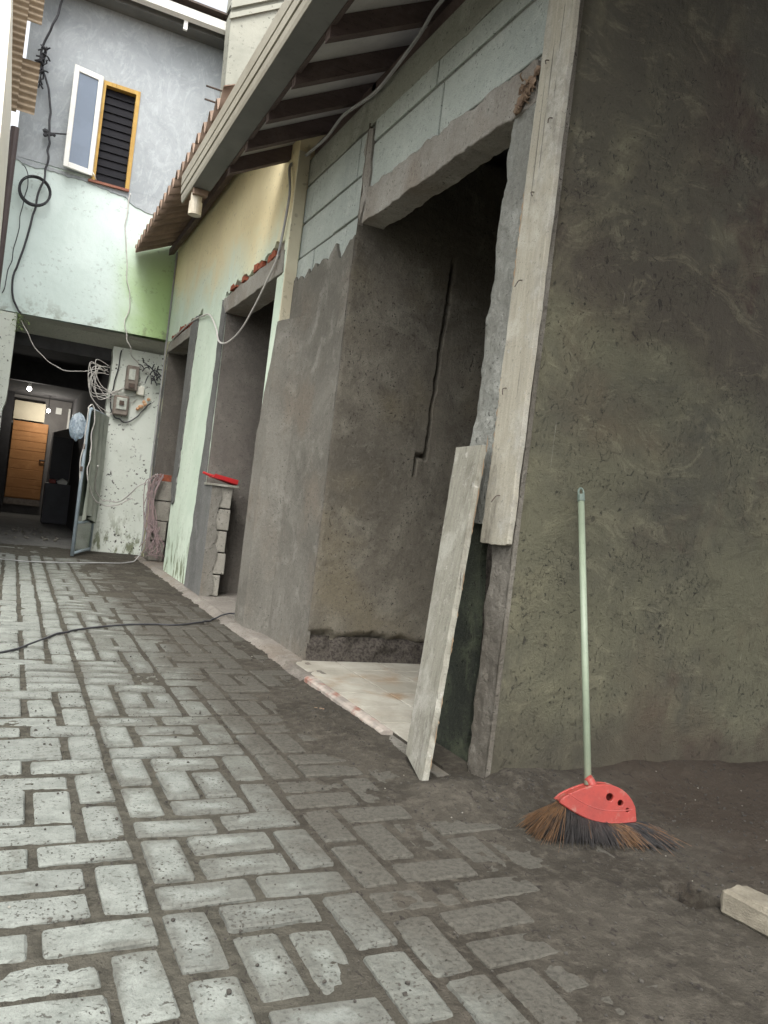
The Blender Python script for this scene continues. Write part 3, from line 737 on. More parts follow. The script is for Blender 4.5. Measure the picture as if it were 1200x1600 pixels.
# gutter: stepped cream face, grey underside
gp = [(1.07, 3.452), (1.062, 3.475), (1.058, 3.512), (1.070, 3.514), (1.070, 3.524), (1.052, 3.526), (1.050, 3.585), (1.066, 3.587), (1.066, 3.597), (1.048, 3.600), (1.044, 3.68), (1.056, 3.68), (1.080, 3.62), (1.082, 3.452)]
MB().prism(gp, 'Y', -1.0, 6.72).build('gutter_face', M['gutter'], H)
MB().prism(gp, 'Y', 6.725, 7.06).build('gutter_face', M['gutter'], H)
MB().prism([(1.072, 3.447), (1.215, 3.447), (1.215, 3.59), (1.20, 3.59), (1.20, 3.462), (1.081, 3.462)], 'Y', -1.0, 6.60).build('gutter_trough', M['gutter_under'], H)
MB().box(1.082, 1.20, 6.601, 6.65, 3.40, 3.56).build('gutter_end', M['tin_brown'], H)
pp = MB().tube([(1.125, 6.68, 3.425), (1.125, 6.68, 3.33)], .046, 16, 1)
pp.tube([(1.125, 6.68, 3.355), (1.125, 6.68, 3.25)], .054, 16, 1); pp.build('downpipe_stub', M['pvc'], H)

# ------------------------------------------------------------------ older painted house
YX = 1.68
P = tag(empty('painted_house', (YX, 5.76, 0)), 'older yellow and mint painted house with two cement-patched doorways', 'house')
wall = [(5.762, 0), (5.762, 4.3), (10.88, 4.3), (10.88, 0)]
wall += [(10.71, 0)] + rag((10.71, .0), (10.70, 2.74), .2, .006, 1)[1:] + [(10.70, 2.88)] + rag((10.70, 2.90), (8.68, 2.95), .07, .022, 2) + [(8.68, 2.88), (9.22, 2.88)] + \
        [(9.22, 2.74), (9.22, 0), (7.57, 0), (7.57, 2.71), (7.68, 2.71), (7.68, 2.90)] + rag((7.66, 2.93), (5.83, 2.99), .06, .028, 3) + [(5.83, 2.70), (5.95, 2.70), (5.95, 0)]
MB().prism(wall, 'X', YX, YX + .2).build('facade_wall', M['yellow'], P)
MB().box(YX - .003, YX + .085, 5.742, 5.761, 2.3, 3.62).build('wall_edge', M['cream_edge'], P)
for (y0, y1, z0, z1, sd_) in ((5.80, 7.68, 2.71, 2.875, 41), (9.225, 10.70, 2.735, 2.86, 42)):
    MB().prism(rag((y0, z0), (y1, z0), .09, .004, sd_) + rag((y1, z1), (y0, z1 + .01), .07, .008, sd_ + 1), 'X', YX - .012, YX + .2).build('lintel', M['concrete'], P, bevel=.004)
kb = random.Random(14)
def bricks(y0, y1, z, n):
    for i in range(n):
        y = y0 + (y1 - y0) * (i + .5) / n
        if kb.random() < .22: continue
        h = kb.uniform(.018, .075); l = (y1 - y0) / n * .45; x0 = YX - kb.uniform(.004, .018)
        zz = z + .02 * (i / n) + kb.uniform(-.004, .012)
        poly = [(y - l, zz), (y + l, zz), (y + l * kb.uniform(.7, 1), zz + h * kb.uniform(.6, 1.1)), (y + l * .2, zz + h * kb.uniform(.8, 1.3)), (y - l * kb.uniform(.6, 1), zz + h * kb.uniform(.5, 1))]
        MB().prism(poly, 'X', x0, YX + .12).build('brick', M['brick'], P)
bricks(5.88, 7.62, 2.885, 13); bricks(8.9, 10.5, 2.872, 10)
MB().box(YX + .03, YX + .18, 5.83, 7.66, 2.88, 3.02).build('broken_mortar', M['concrete'], P)
MB().box(YX + .03, YX + .18, 8.70, 10.68, 2.865, 2.98).build('broken_mortar', M['concrete'], P)
# cement patches on the painted wall
MB().prism([(1.7515, 5.35), (1.663, 5.70), (1.663, 5.742), (1.75, 5.742)], 'Z', 0, 2.32).build('plaster_patch', M['plaster'], P)
MB().prism([(5.735, 0)] + [(5.735, 2.3)] + rag((5.76, 2.3), (5.93, 1.55), .08, .012, 51) + rag((5.955, 1.5), (5.955, 0), .2, .004, 52), 'X', YX - .014, YX - .001).build('plaster_patch', M['plaster'], P)
pa = rag((9.225, 2.86), (8.93, 2.92), .1, .02, 54) + rag((8.86, 2.9), (8.93, 1.9), .1, .02, 55) + rag((8.93, 1.9), (8.98, .95), .1, .025, 56) + rag((9.0, .85), (9.14, .8), .05, .02, 57) + [(9.235, .95), (9.235, 2.8)]
MB().prism(pa, 'X', YX - .014, YX - .001).build('plaster_patch', M['plaster_smooth'], P)
MB().prism(rag((7.56, 2.72), (7.565, 1.2), .3, .004, 58) + [(7.56, .0), (7.92, .0)] + rag((7.90, .25), (7.74, 2.0), .12, .014, 59) + rag((7.73, 2.0), (7.72, 2.9), .12, .014, 60), 'X', YX - .016, YX - .001).build('plaster_patch', M['plaster_smooth'], P)
MB().prism(rag((10.69, 2.8), (10.68, .9), .2, .01, 61) + rag((10.78, .9), (10.80, 2.3), .12, .03, 62) + rag((10.80, 2.3), (10.74, 2.8), .12, .02, 63), 'X', YX - .012, YX - .001).build('plaster_patch', M['plaster_smooth'], P)
MB().box(YX - .004, YX - .0005, 10.69, 10.879, 0, 2.9).build('corner_paint', M['yellow_corner'], P)
# rooms behind the two doorways
for (ya, yb, mt) in ((7.57, 5.95, 'plaster_pink'), (10.70, 9.22, 'plaster_pink')):
    relief('partition_wall', M[mt], P, np.arange(YX + .001, 4.6, .06), np.arange(0, 3.4, .06),
           lambda U, W, ya=ya: (U, ya - .022 + .012 * (fbm(U * 2, W * 2, int(ya * 10), 4) - .5), W)).location = -Vector(P.location)
    MB().box(YX + .2, 4.6, ya + .02, ya + .1, 0, 3.4).build('wall', M[mt], P)
    MB().box(YX + .2, 4.6, yb - .1, yb, 0, 3.4).build('wall', M[mt], P)
    MB().box(4.6, 4.7, yb - .1, ya + .1, 0, 3.4).build('wall', M[mt], P)
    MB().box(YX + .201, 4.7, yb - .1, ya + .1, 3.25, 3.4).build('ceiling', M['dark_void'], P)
    MB().box(YX - .02, 4.7, yb - .1, ya + .1, -.08, .035).build('room_floor', M['kerb'], P)
relief('plinth', M['kerb'], P, np.linspace(1.56, 1.70, 7), np.arange(5.9, 10.9, .05),
       lambda U, W: (U + .03 * (fbm(W * 3, U * 0, 93, 3) - .5), W, .03 * sstep(1.57, 1.63, U) + .012 * (fbm(U * 15, W * 9, 94, 3) - .5))).location = -Vector(P.location)
# corrugated roof: one object per sheet
def cz(x): return 4.19 - .466 * (1.68 - x)
PER = .237
for k in range(5):
    ya = 6.08 + k * 4 * PER; yb = min(ya + 4.25 * PER, 10.87)
    ys = np.arange(ya, yb + 1e-6, PER / 12); xs = np.linspace(1.125 + (k % 2) * .004, 4.2, 6)
    U, W = np.meshgrid(xs, ys, indexing='ij'); wv = .066 * np.cos((W - 6.08) / PER * 2 * np.pi) + .001 * k
    t = np.stack([U, W, cz(U) + wv + .072], -1).reshape(-1, 3); b = np.stack([U, W, cz(U) + wv + .064], -1).reshape(-1, 3)
    fu = gridfaces(len(xs), len(ys)); nn = len(t); m = len(ys); e = np.arange(m - 1)
    rim = np.stack([e, e + 1, nn + e + 1, nn + e], -1)
    l0 = np.arange(len(xs) - 1) * m; side = np.stack([l0, l0 + m, nn + l0 + m, nn + l0], -1)
    l1 = l0 + m - 1; side2 = np.stack([l1, l1 + m, nn + l1 + m, nn + l1], -1)
    o = npmesh('roof_sheet', np.concatenate([t, b]), np.concatenate([fu, fu[:, ::-1] + nn, rim, side, side2]), M['tin_brown'], P); o.location = -Vector(P.location)
MB().prism([(1.56, cz(1.56) - .09), (1.63, cz(1.63) - .09), (1.63, cz(1.63) - .005), (1.56, cz(1.56) - .005)], 'Y', 6.1, 10.86).build('purlin', M['rafter'], P)
MB().tube([(1.665, 10.86, .2), (1.665, 10.86, 4.12)], .012, 6, 1).build('corner_conduit', M['cable_grey'], P)

# ------------------------------------------------------------------ building across the end of the alley
B = tag(empty('rear_building', (.7, 10.9, 0)), 'two storey building closing the alley, grey skimmed top over mint wall and dark passage', 'building')
W0, W1, Z0, Z1 = .50, .97, 4.76, 6.04
wf = MB(); bx = lambda a, b, c, d: wf.box(a, b, 10.9, 11.1, c, d)
wf.prism([(-.39, 2.91), (2.3, 2.95), (2.3, Z0), (-.39, Z0)], 'Y', 10.9, 11.1); bx(-.39, W0, Z0, Z1); bx(W1, 2.3, Z0, Z1); bx(-.39, 2.3, Z1, 7.1)
wf.build('upper_wall', M['mint'], B)
sk = MB()
lo = rag((-.392, 4.76), (.45, 4.72), .05, .02, 71) + rag((.45, 4.72), (.98, 4.66), .05, .012, 72) + rag((.98, 4.62), (1.35, 4.52), .05, .02, 73) + rag((1.35, 4.5), (2.3, 4.55), .06, .02, 74)
sk.prism(lo + [(2.3, 4.756), (W1, 4.756), (W1, 4.754), (W0, 4.754), (W0, 4.756), (-.392, 4.80)], 'Y', 10.888, 10.899)
sk.box(-.392, W0, 10.888, 10.899, 4.80, 7.1); sk.box(W1, 2.3, 10.888, 10.899, 4.757, 7.1); sk.box(W0, W1, 10.888, 10.899, Z1, 7.1)
sk.build('skim_coat', M['skim'], B)
# window
wr = MB().box(W0, W0 + .05, 10.87, 10.97, Z0, Z1).box(W1 - .05, W1, 10.87, 10.97, Z0, Z1).box(W0 + .05, W1 - .05, 10.87, 10.97, Z1 - .05, Z1).build('window', M['gold_frame'], B)
MB().box(W0 - .03, W1, 10.85, 10.97, Z0 - .03, Z0 - .001).build('sill', M['red_sill'], wr).location = (0, 0, 0)
for k in range(12):
    z = Z0 + .03 + k * .1
    MB().prism([(10.935, z), (10.945, z), (10.962, z + .094), (10.952, z + .094)], 'X', W0 + .051, W1 - .051).build('louver', M['louver'], wr).location = (0, 0, 0)
MB().box(W0, W1, 11.03, 11.05, Z0, Z1).build('blind', M['dark_void'], wr).location = (0, 0, 0)
# casement sash swung outward
sash = MB(); hx, hy = .515, 10.86; sw = .36; ang = math.radians(14)
def SP(u, z, d=0): return (hx - u * math.cos(ang) - d * math.sin(ang), hy - u * math.sin(ang) - d * math.cos(ang) * 1, z)
def sbox(mb, u0, u1, z0, z1, d0, d1):
    vs = [SP(u, z, d) for d in (d0, d1) for (u, z) in ((u0, z0), (u1, z0), (u1, z1), (u0, z1))]
    mb.add(vs, [(0, 1, 2, 3), (7, 6, 5, 4), (0, 4, 5, 1), (1, 5, 6, 2), (2, 6, 7, 3), (3, 7, 4, 0)])
za, zb = 4.79, 6.06
sbox(sash, 0, .06, za, zb, 0, .04); sbox(sash, sw - .06, sw, za, zb, 0, .04); sbox(sash, .06, sw - .06, za, za + .07, 0, .04); sbox(sash, .06, sw - .06, zb - .07, zb, 0, .04)
so = sash.build('window_sash', M['white_frame'], B, bevel=.004)
gl = MB(); sbox(gl, .06, sw - .06, za + .07, zb - .07, .014, .022); gl.build('pane', M['frost'], so).location = (0, 0, 0)
MB().tube([(.50, 10.84, 4.86), (.53, 10.80, 4.80), (.56, 10.86, 4.77)], .006, 5).build('stay', M['white_frame'], so).location = (0, 0, 0)
# roof edge with white gutter
MB().box(-.8, 2.6, 10.58, 11.4, 7.11, 7.16).build('roof', M['steel'], B)
MB().prism([(10.50, 7.0), (10.56, 6.97), (10.57, 7.10), (10.48, 7.10)], 'X', -.8, 2.6).build('gutter', M['white_frame'], B)
MB().box(-.8, 2.6, 10.44, 10.60, 7.165, 7.19).build('roof_edge', M['steel'], B)
for x in (.12, 1.36): MB().box(x, x + .05, 10.56, 10.60, 6.86, 7.0).build('gutter_bracket', M['white_frame'], B)
MB().box(-.6, 2.4, 10.64, 10.88, 6.94, 7.10).build('eave_board', M['gutter_under'], B)
# overhang soffit and lower wall
MB().prism([(10.902, 2.905), (11.1, 2.885), (11.40, 2.76), (11.40, 2.96), (11.1, 2.96), (11.1, 2.905)], 'X', -.388, 1.9).build('overhang_soffit', M['soffit_conc'], B)
lw = rag((1.045, 0), (1.05, 2.74), .15, .006, 81) + [(1.05, 2.78), (1.72, 2.78), (1.72, 0)]
MB().prism(lw, 'Y', 11.22, 11.42).build('lower_wall', M['white_wall'], B)
pl_ = [(-.16, 1.82), (-.155, 2.0), (-.15, 2.9), (-.6, 2.9), (-.6, 0), (-.20, 0), (-.19, 1.7)]
MB().prism(pl_, 'Y', 10.905, 11.3).build('pier', M['white_wall'], B)
# passage
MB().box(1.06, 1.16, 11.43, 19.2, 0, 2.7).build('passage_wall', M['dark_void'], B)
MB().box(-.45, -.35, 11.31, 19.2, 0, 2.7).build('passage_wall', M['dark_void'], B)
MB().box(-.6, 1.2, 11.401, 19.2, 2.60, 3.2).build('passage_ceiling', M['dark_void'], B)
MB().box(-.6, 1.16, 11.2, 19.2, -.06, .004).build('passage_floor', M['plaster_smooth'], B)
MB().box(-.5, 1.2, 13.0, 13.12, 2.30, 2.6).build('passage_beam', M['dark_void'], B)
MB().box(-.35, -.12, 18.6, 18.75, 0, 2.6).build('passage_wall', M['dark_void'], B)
MB().box(-.34, 1.06, 19.2, 19.3, 0, 2.7).build('passage_end', M['grey_wall'], B)
dr = MB().box(-.09, .62, 18.95, 19.0, .34, 2.02).build('door', M['orange_door'], B)
for k in range(8): MB().box(-.088, .618, 18.935, 18.949, .36 + k * .207, .355 + (k + 1) * .207).build('door_slat', M['orange_door'], dr, bevel=.008).location = (0, 0, 0)
MB().box(-.09, .62, 18.94, 19.0, .20, .335).build('door_foot', M['meter_box'], dr).location = (0, 0, 0)
MB().tube([(.53, 18.93, 1.22), (.53, 18.88, 1.22), (.62, 18.88, 1.22)], .018, 8, 1).build('handle', M['steel'], dr).location = (0, 0, 0)
MB().box(-.10, .52, 19.0, 19.05, 2.06, 2.46).build('notice_panel', M['beige'], B)
MB().box(.74, .86, 19.17, 19.2, 2.30, 2.44).build('wall_plate_white', M['white_frame'], B)
MB().box(1.0, 1.04, 19.1, 19.19, 1.95, 2.45).build('white_trim', M['white_frame'], B)
for i, (x, y, z) in enumerate(((.105, 13.4, 2.23), (.56, 18.3, 2.28))):
    bl = tag(empty('light_bulb', (x, y, z)), ['lit white bulb hanging in the dark passage', 'second lit bulb farther down the passage by the orange door'][i], 'light bulb', 'lit bulbs in the passage')
    mb = MB()
    for a in range(6):
        pass
    me = bpy.data.meshes.new('bulb_glass'); bm = bmesh.new(); bmesh.ops.create_uvsphere(bm, u_segments=14, v_segments=10, radius=.032 if i == 0 else .036); bm.to_mesh(me); bm.free()
    me.materials.append(M['bulb']); o = bpy.data.objects.new('bulb_glass', me); COL.objects.link(o); o.parent = bl
    MB().tube([(x, y, z + .035), (x, y, z + .10)], .022, 10, 1).build('bulb_socket', M['white_frame'], bl)
    MB().tube([(x, y, z + .09), (x, y, 2.6)], .006, 5, 1).build('bulb_cord', M['cable'], bl)
    ld = bpy.data.lights.new('bulb_light', 'POINT'); lo_ = bpy.data.objects.new('bulb_light', ld); COL.objects.link(lo_)
    ld.energy = (2.4, 10)[i]; ld.shadow_soft_size = .05; ld.color = (1, .95, .86); lo_.location = (x, y - .0, z - .10)
# dark cupboard standing in the passage
cb = tag(empty('cupboard', (.86, 17.2, 0)), 'dark tall cupboard along the right side of the passage', 'cupboard')
MB().prism([(.66, 0), (1.05, 0), (1.05, 1.95), (.66, 1.78)], 'Y', 16.9, 17.6).build('carcass', M['grey_wall'], cb)
MB().box(.68, 1.03, 16.885, 16.899, .1, .85).build('cupboard_door', M['grey_dark'], cb); MB().box(.68, 1.03, 16.885, 16.899, .87, 1.7).build('cupboard_door', M['grey_dark'], cb)
MB().box(.60, 1.05, 16.3, 16.8, .02, .78).build('lower_chest', M['grey_dark'], cb)
tag(MB().box(.66, .78, 16.4, 16.5, .782, .86).build('red_box', M['red_plastic'], bevel=.01), 'small red box standing on the dark chest in the passage', 'box')
tag(MB().prism([(.82, .782), (.98, .782), (1.0, .84), (.90, .90), (.80, .83)], 'Y', 16.4, 16.6).build('paper_bag', M['white_frame'], bevel=.01), 'crumpled white bag on the dark chest in the passage', 'bag')

# ------------------------------------------------------------------ neighbours
N = tag(empty('neighbour_house', (-1.5, 9, 0)), 'cream white rendered wall end of the house on the left of the alley', 'house')
nw = [(-4.5, 0), (-.40, 0), (-.385, 3.3), (-.41, 4.3), (-.43, 4.84), (-.49, 5.45), (-.55, 6.1), (-.60, 6.8), (-4.5, 7.6)]
MB().prism(nw, 'Y', 7.6, 9.8).build('wall', M['cream_wall'], N)
MB().box(-4.6, -.55, 7.4, 9.9, 7.62, 7.7).build('roof', M['tin_brown'], N)
bp = tag(MB().tube([(-.385, 9.95, 4.78), (-.385, 9.95, 2.5)], .045, 12, 1).build('drainpipe', M['brown_pipe']), 'dark brown drainpipe down the left wall end', 'drainpipe')
aw = tag(empty('awning', (-.5, 10.1, 5.6)), 'weathered tan corrugated sheets hung beside the left wall end', 'awning')
def corr(name, x0, x1, z0, z1, y, parent):
    zs = np.arange(z0, z1, .012); xs = np.array([x0, (x0 + x1) / 2, x1]); U, W = np.meshgrid(xs, zs, indexing='ij')
    yy = y + .018 * np.cos(W / .075 * 2 * np.pi) + .02 * (U - x0)
    t = np.stack([U, yy, W], -1).reshape(-1, 3); b = np.stack([U, yy + .006, W], -1).reshape(-1, 3); fu = gridfaces(3, len(zs))
    o = npmesh(name, np.concatenate([t, b]), np.concatenate([fu, fu[:, ::-1] + len(t)]), M['tin_tan'], parent); o.location = -Vector(parent.location)
corr('corrugated_sheet', -.80, -.40, 5.03, 7.2, 10.12, aw); corr('corrugated_sheet', -.44, -.215, 5.06, 5.66, 10.17, aw); corr('corrugated_sheet', -.44, -.25, 6.10, 7.2, 10.18, aw)

G = tag(empty('gable_building', (2.4, 10.2, 0)), 'mossy grey gable wall with twin moulding bands rising behind the corrugated roof', 'building')
def gz(x): return 7.12 + .60 * (x - 1.86)
MB().prism([(1.90, 3.0), (1.915, 5.9), (1.875, gz(1.875)), (6.5, gz(6.5)), (6.5, 3.0)], 'Y', 10.22, 10.5).build('gable_wall', M['gable'], G)
for dz, pr_ in ((.0, .05), (.13, .035)):
    MB().prism([(1.86, gz(1.86) - dz), (6.5, gz(6.5) - dz), (6.5, gz(6.5) - dz + .07), (1.86, gz(1.86) - dz + .07)], 'Y', 10.22 - pr_, 10.219).build('moulding', M['gable'], G)
MB().prism([(1.86, gz(1.86) + .075), (6.5, gz(6.5) + .075), (6.5, gz(6.5) + .9), (1.88, gz(1.88) + .9)], 'Y', 10.20, 10.5).build('parapet', M['gable'], G)
for z in (6.09, 5.92): MB().tube([(1.93, 10.3, z + .03), (1.68, 10.24, z)], .012, 6, 1).build('rebar', M['steel'], G)

# ------------------------------------------------------------------ things against and in front of the house
# formwork board still fixed to the corner pillar
fb = [(2.522, .935)] + rag((2.522, .935), (2.50, 3.3), .15, .003, 91)[1:] + [(2.50, 3.35), (2.69, 3.35)] + rag((2.69, 3.3), (2.715, .93), .12, .004, 92) + rag((2.715, .925), (2.522, .93), .04, .004, 93)
fbo = tag(MB().prism(fb, 'X', 1.736, 1.760).build('plank', M['board_warm'], bevel=.002), 'long pale formwork board fixed upright on the corner pillar', 'plank')
nl = MB()
nr = random.Random(17)
for z in (1.12, 1.55, 1.98, 2.33, 2.6, 2.86):
    y = nr.uniform(2.56, 2.66); nl.tube([(1.742, y, z), (1.722, y + .004, z - .004), (1.712, y + nr.uniform(-.03, .03), z - .03)], .0022, 5)
nl.build('nail', M['steel'], fbo)
for z0 in (1.2, 1.95):
    sp = MB()
    for k in range(9):
        z = z0 + k * .045; sp.add([(1.738, 2.70, z), (1.735, 2.703 + nr.uniform(0, .007), z + .03), (1.738, 2.70, z + .06)], [(0, 1, 2)])
    sp.build('splinters', M['splinter'], fbo, kind='stuff')
# leaning board
def frame_board(c0, c1, c2, c3, th, name, mat, jit=.004, seed=0):
    """c0,c1 bottom (far, near), c2,c3 top (near, far); thickness along its normal"""
    c0, c1, c2, c3 = map(Vector, (c0, c1, c2, c3)); n = (c1 - c0).cross(c3 - c0).normalized() * th
    r = random.Random(seed); m = 90; mb = MB()
    for i in range(m + 1):
        t = i / m; a = c0.lerp(c3, t); b = c1.lerp(c2, t); d = (b - a).normalized()
        a = a + d * jit * 2.2 * (float(fbm(np.array(t * 14.0), np.array(seed + .5), 3, 4)) - .5); b = b + d * jit * 2.2 * (float(fbm(np.array(t * 30.0), np.array(seed + 3.5), 7, 4)) - .5)
        mb.v += [tuple(a), tuple(b), tuple(b + n), tuple(a + n)]
    for i in range(m):
        k = i * 4
        for q in range(4): mb.f.append((k + q, k + (q + 1) % 4, k + 4 + (q + 1) % 4, k + 4 + q))
    mb.f += [(3, 2, 1, 0), (4 * m, 4 * m + 1, 4 * m + 2, 4 * m + 3)]
    return mb.build(name, mat)
lb = frame_board((1.585, 2.80, .035), (1.53, 2.55, 0.0), (1.715, 2.715, 1.315), (1.72, 2.925, 1.31), .024, 'plank', M['board'], .004, 4)
tag(lb, 'grey weathered plank leaning against the corner pillar, its foot on the paving', 'plank')
sp = MB()
for k in range(22):
    t = nr.uniform(.02, .98); a = Vector((1.53, 2.55, 0)).lerp(Vector((1.715, 2.715, 1.315)), t)
    l = nr.uniform(.012, .10); sp.add([a + Vector((.002, .004, 0)), a + Vector((-.001, -nr.uniform(.0005, .0025), l * .5)), a + Vector((.002, .004, l)), a + Vector((.004, -.001, l * .5))], [(0, 1, 2), (0, 3, 1), (1, 3, 2)])
sp.build('splinters', M['splinter'], lb, kind='stuff')
# dark green stone slab standing behind it
ss = rag((2.715, -.04), (2.80, 1.02), .06, .010, 95) + rag((2.80, 1.03), (2.99, 1.0), .05, .01, 96) + rag((2.99, 1.0), (2.985, -.04), .1, .004, 97)
tag(MB().prism(ss, 'X', 1.80, 1.83).build('stone_slab', M['slab_green']), 'dark mossy green stone slab standing behind the leaning plank', 'stone slab')
# torn wood and straw stuffed at the lintel end
cl = MB()
for k in range(30):
    p = Vector((1.74 + nr.uniform(-.012, .01), 2.775 + nr.gauss(0, .035), 2.795 + nr.gauss(0, .03)))
    q = p + Vector((nr.uniform(-.02, .005), nr.uniform(-.05, .05), nr.uniform(-.045, .045)))
    cl.tube([p, (p + q) / 2 + Vector((-.012, 0, nr.uniform(-.01, .02))), q], [.0045, .0015], 5, 3)
for k in range(7): cl.rock((1.742, 2.72 + .018 * k + nr.uniform(-.01, .01), 2.76 + .014 * (6 - k) + nr.uniform(-.02, .02)), .026, (.6, 1, 1), k)
tag(cl.build('wood_scrap', M['straw']), 'clump of torn brown wood and twine at the near end of the lintel', 'wood scrap')
# conduit along the eave
cv = MB().tube([(1.735, 3.3, 3.66), (1.73, 3.72, 3.66), (1.735, 3.95, 3.60), (1.73, 4.35, 3.53), (1.735, 4.6, 3.545), (1.73, 5.0, 3.60), (1.735, 5.3, 3.575), (1.73, 5.65, 3.59), (1.72, 5.9, 3.60), (1.66, 5.9, 3.54), (1.655, 5.80, 3.3), (1.655, 5.86, 3.0), (1.655, 5.93, 2.84)], .011, 6, 6)
tag(cv.build('conduit', M['cable_grey']), 'grey electric conduit running along the wall top under the eaves', 'conduit')
lw_ = MB().tube([(1.655, 5.90, 2.86), (1.64, 6.05, 2.72), (1.63, 6.3, 2.56), (1.62, 6.65, 2.40), (1.62, 7.1, 2.35), (1.63, 7.5, 2.42), (1.65, 7.8, 2.60), (1.655, 8.2, 2.80), (1.66, 8.6, 2.86), (1.66, 9.3, 2.90), (1.655, 10.3, 2.86)], .0085, 6, 6)
tag(lw_.build('wire', M['cable_white']), 'white wire sagging in a loop across the top of the second doorway', 'wire')

# broom
br_ = tag(empty('broom', (1.90, 2.10, 0)), 'pale green handled broom with red plastic head leaning on the dark end wall', 'broom')
hb = Vector((1.894, 2.098, .152)); ht = Vector((2.020, 2.478, 1.185))
MB().tube([hb.lerp(ht, .0), hb.lerp(ht, .955)], .0125, 14, 1).build('handle', M['broom_stick'], br_, smooth=True)
cap = MB(); d = (ht - hb).normalized(); c0 = hb.lerp(ht, .95)
cap.tube([c0, hb.lerp(ht, .975)], .0145, 12, 1)
sidev = Vector((1, -.33, 0)).normalized()
a0 = hb.lerp(ht, .972); t0 = hb.lerp(ht, 1.0)
cap.tube([a0 + sidev * .010, a0 + sidev * .010 + d * .02, t0 + sidev * .004, t0 - sidev * .004, a0 - sidev * .010 + d * .02, a0 - sidev * .010], .004, 6, 3)
cap.build('hanging_loop', M['stick_cap'], br_)
# head plane: u runs left to right as seen from the alley, v up
hu = Vector((.92, -.30, -.16)).normalized(); hn = Vector((-.28, -.95, .16)); hn = (hn - hu * hn.dot(hu)).normalized(); hv = hn.cross(hu) * 1; hv = hv if hv.z > 0 else -hv
HO = Vector((1.920, 2.078, .088))
def HP(u, v, n=0): return HO + hu * u + hv * v + hn * n
lower = [(-.140 + .280 * t, -.012 - .030 * math.sin(math.pi * t)) for t in np.linspace(0, 1, 15)]
upper = [(.140 - .280 * t, .0 + .088 * (math.sin(math.pi * t ** .72) ** .8) - .010) for t in np.linspace(0, 1, 21)][1:-1]
def ellipse(cx, cy, r, n=14): return [(cx + r * math.cos(2 * math.pi * k / n), cy + r * math.sin(2 * math.pi * k / n)) for k in range(n)]
def curve_plate(name, loops, thick, mat, parent, fn):
    cu = bpy.data.curves.new(name, 'CURVE'); cu.dimensions = '2D'; cu.fill_mode = 'BOTH'; cu.extrude = thick / 2; cu.bevel_depth = .0025; cu.bevel_resolution = 1
    for lp in loops:
        s_ = cu.splines.new('POLY'); s_.points.add(len(lp) - 1); s_.use_cyclic_u = True
        for p_, q in zip(s_.points, lp): p_.co = (q[0], q[1], 0, 1)
    tmp = bpy.data.objects.new('tmp', cu); COL.objects.link(tmp)
    me = bpy.data.meshes.new_from_object(tmp.evaluated_get(bpy.context.evaluated_depsgraph_get()))
    bpy.data.objects.remove(tmp); me.name = name
    for v_ in me.vertices: v_.co = fn(*v_.co) - Vector(parent.location)
    me.materials.clear(); me.materials.append(mat); o = bpy.data.objects.new(name, me); COL.objects.link(o); o.parent = parent; return o
bpy.context.view_layer.update()
holes = [ellipse(.030, .040, .0155), ellipse(.072, .030, .0125), ellipse(.102, .013, .009)]
hd = curve_plate('head', [lower + upper] + holes, .012, M['red_plastic'], br_, lambda u, v, n: HP(u, v, n + .022))
back = curve_plate('head_back', [lower + upper], .004, M['red_plastic'], br_, lambda u, v, n: HP(u, v, n - .020))
rim = MB()
lp = lower + upper
for k in range(len(lp)):
    a, b = lp[k], lp[(k + 1) % len(lp)]; rim.quad(HP(a[0] * .99, a[1], .02), HP(b[0] * .99, b[1], .02), HP(b[0] * .99, b[1], -.018), HP(a[0] * .99, a[1], -.018))
rim.build('head_rim', M['red_plastic'], br_)
rib = MB().tube([HP(u * .86, v + .030 + .006 * math.cos(u * 9), .0295) for u, v in lower], .0022, 5, 1); rib.build('head_rib', M['red_plastic'], br_)
edge = MB().tube([HP(u, v - .002, .026) for u, v in lower], .005, 6, 1); edge.build('head_lip', M['red_plastic'], br_)
MB().tube([HP(-.026, .012, .014), HP(-.026, .058, .010), hb.lerp(ht, .022)], .0155, 14, 2).build('socket', M['red_plastic'], br_, smooth=True)
bb = {0: MB(), 1: MB()}
sr = random.Random(23)
for k in range(5200):
    t = sr.random(); u = -.133 + .266 * t; v = -.02 - .026 * math.sin(math.pi * t); nn = sr.uniform(-.020, .020)
    p = HP(u, v, nn)
    fan = (t - .5) * (1.0 if t > .2 else 1.15); spread = fan * .16 + sr.gauss(0, .012) - .008
    tipx = p + Vector((hu.x, hu.y, 0)).normalized() * (spread * 1.15) + Vector((-.28, -.95, 0)) * (sr.gauss(.065, .03) + nn * 1.2)
    zt = max(.004, sr.gauss(.012, .008))
    if t > .62: tipx += Vector((.065, -.085, 0)) * (t - .62) * 1.0 * sr.uniform(.2, 1.1)
    q = Vector((tipx.x, tipx.y, zt + float(dirt_h(np.array(tipx.x), np.array(tipx.y))) * .6))
    mid = p.lerp(q, .55) + Vector((0, 0, .012 * sr.random()))
    tone = math.sin(t * 19 + .8) + .9 * math.sin(t * 7.3 + 2.2) + sr.gauss(0, .45)
    bb[1 if (tone > .75 and sr.random() < .85) else 0].tube([p, mid, q], [.0014, .0007], 3, 2, False)
bb[0].build('black_bristles', M['bristle_black'], br_, kind='stuff')
bb[1].build('brown_bristles', M['bristle_brown'], br_, kind='stuff')

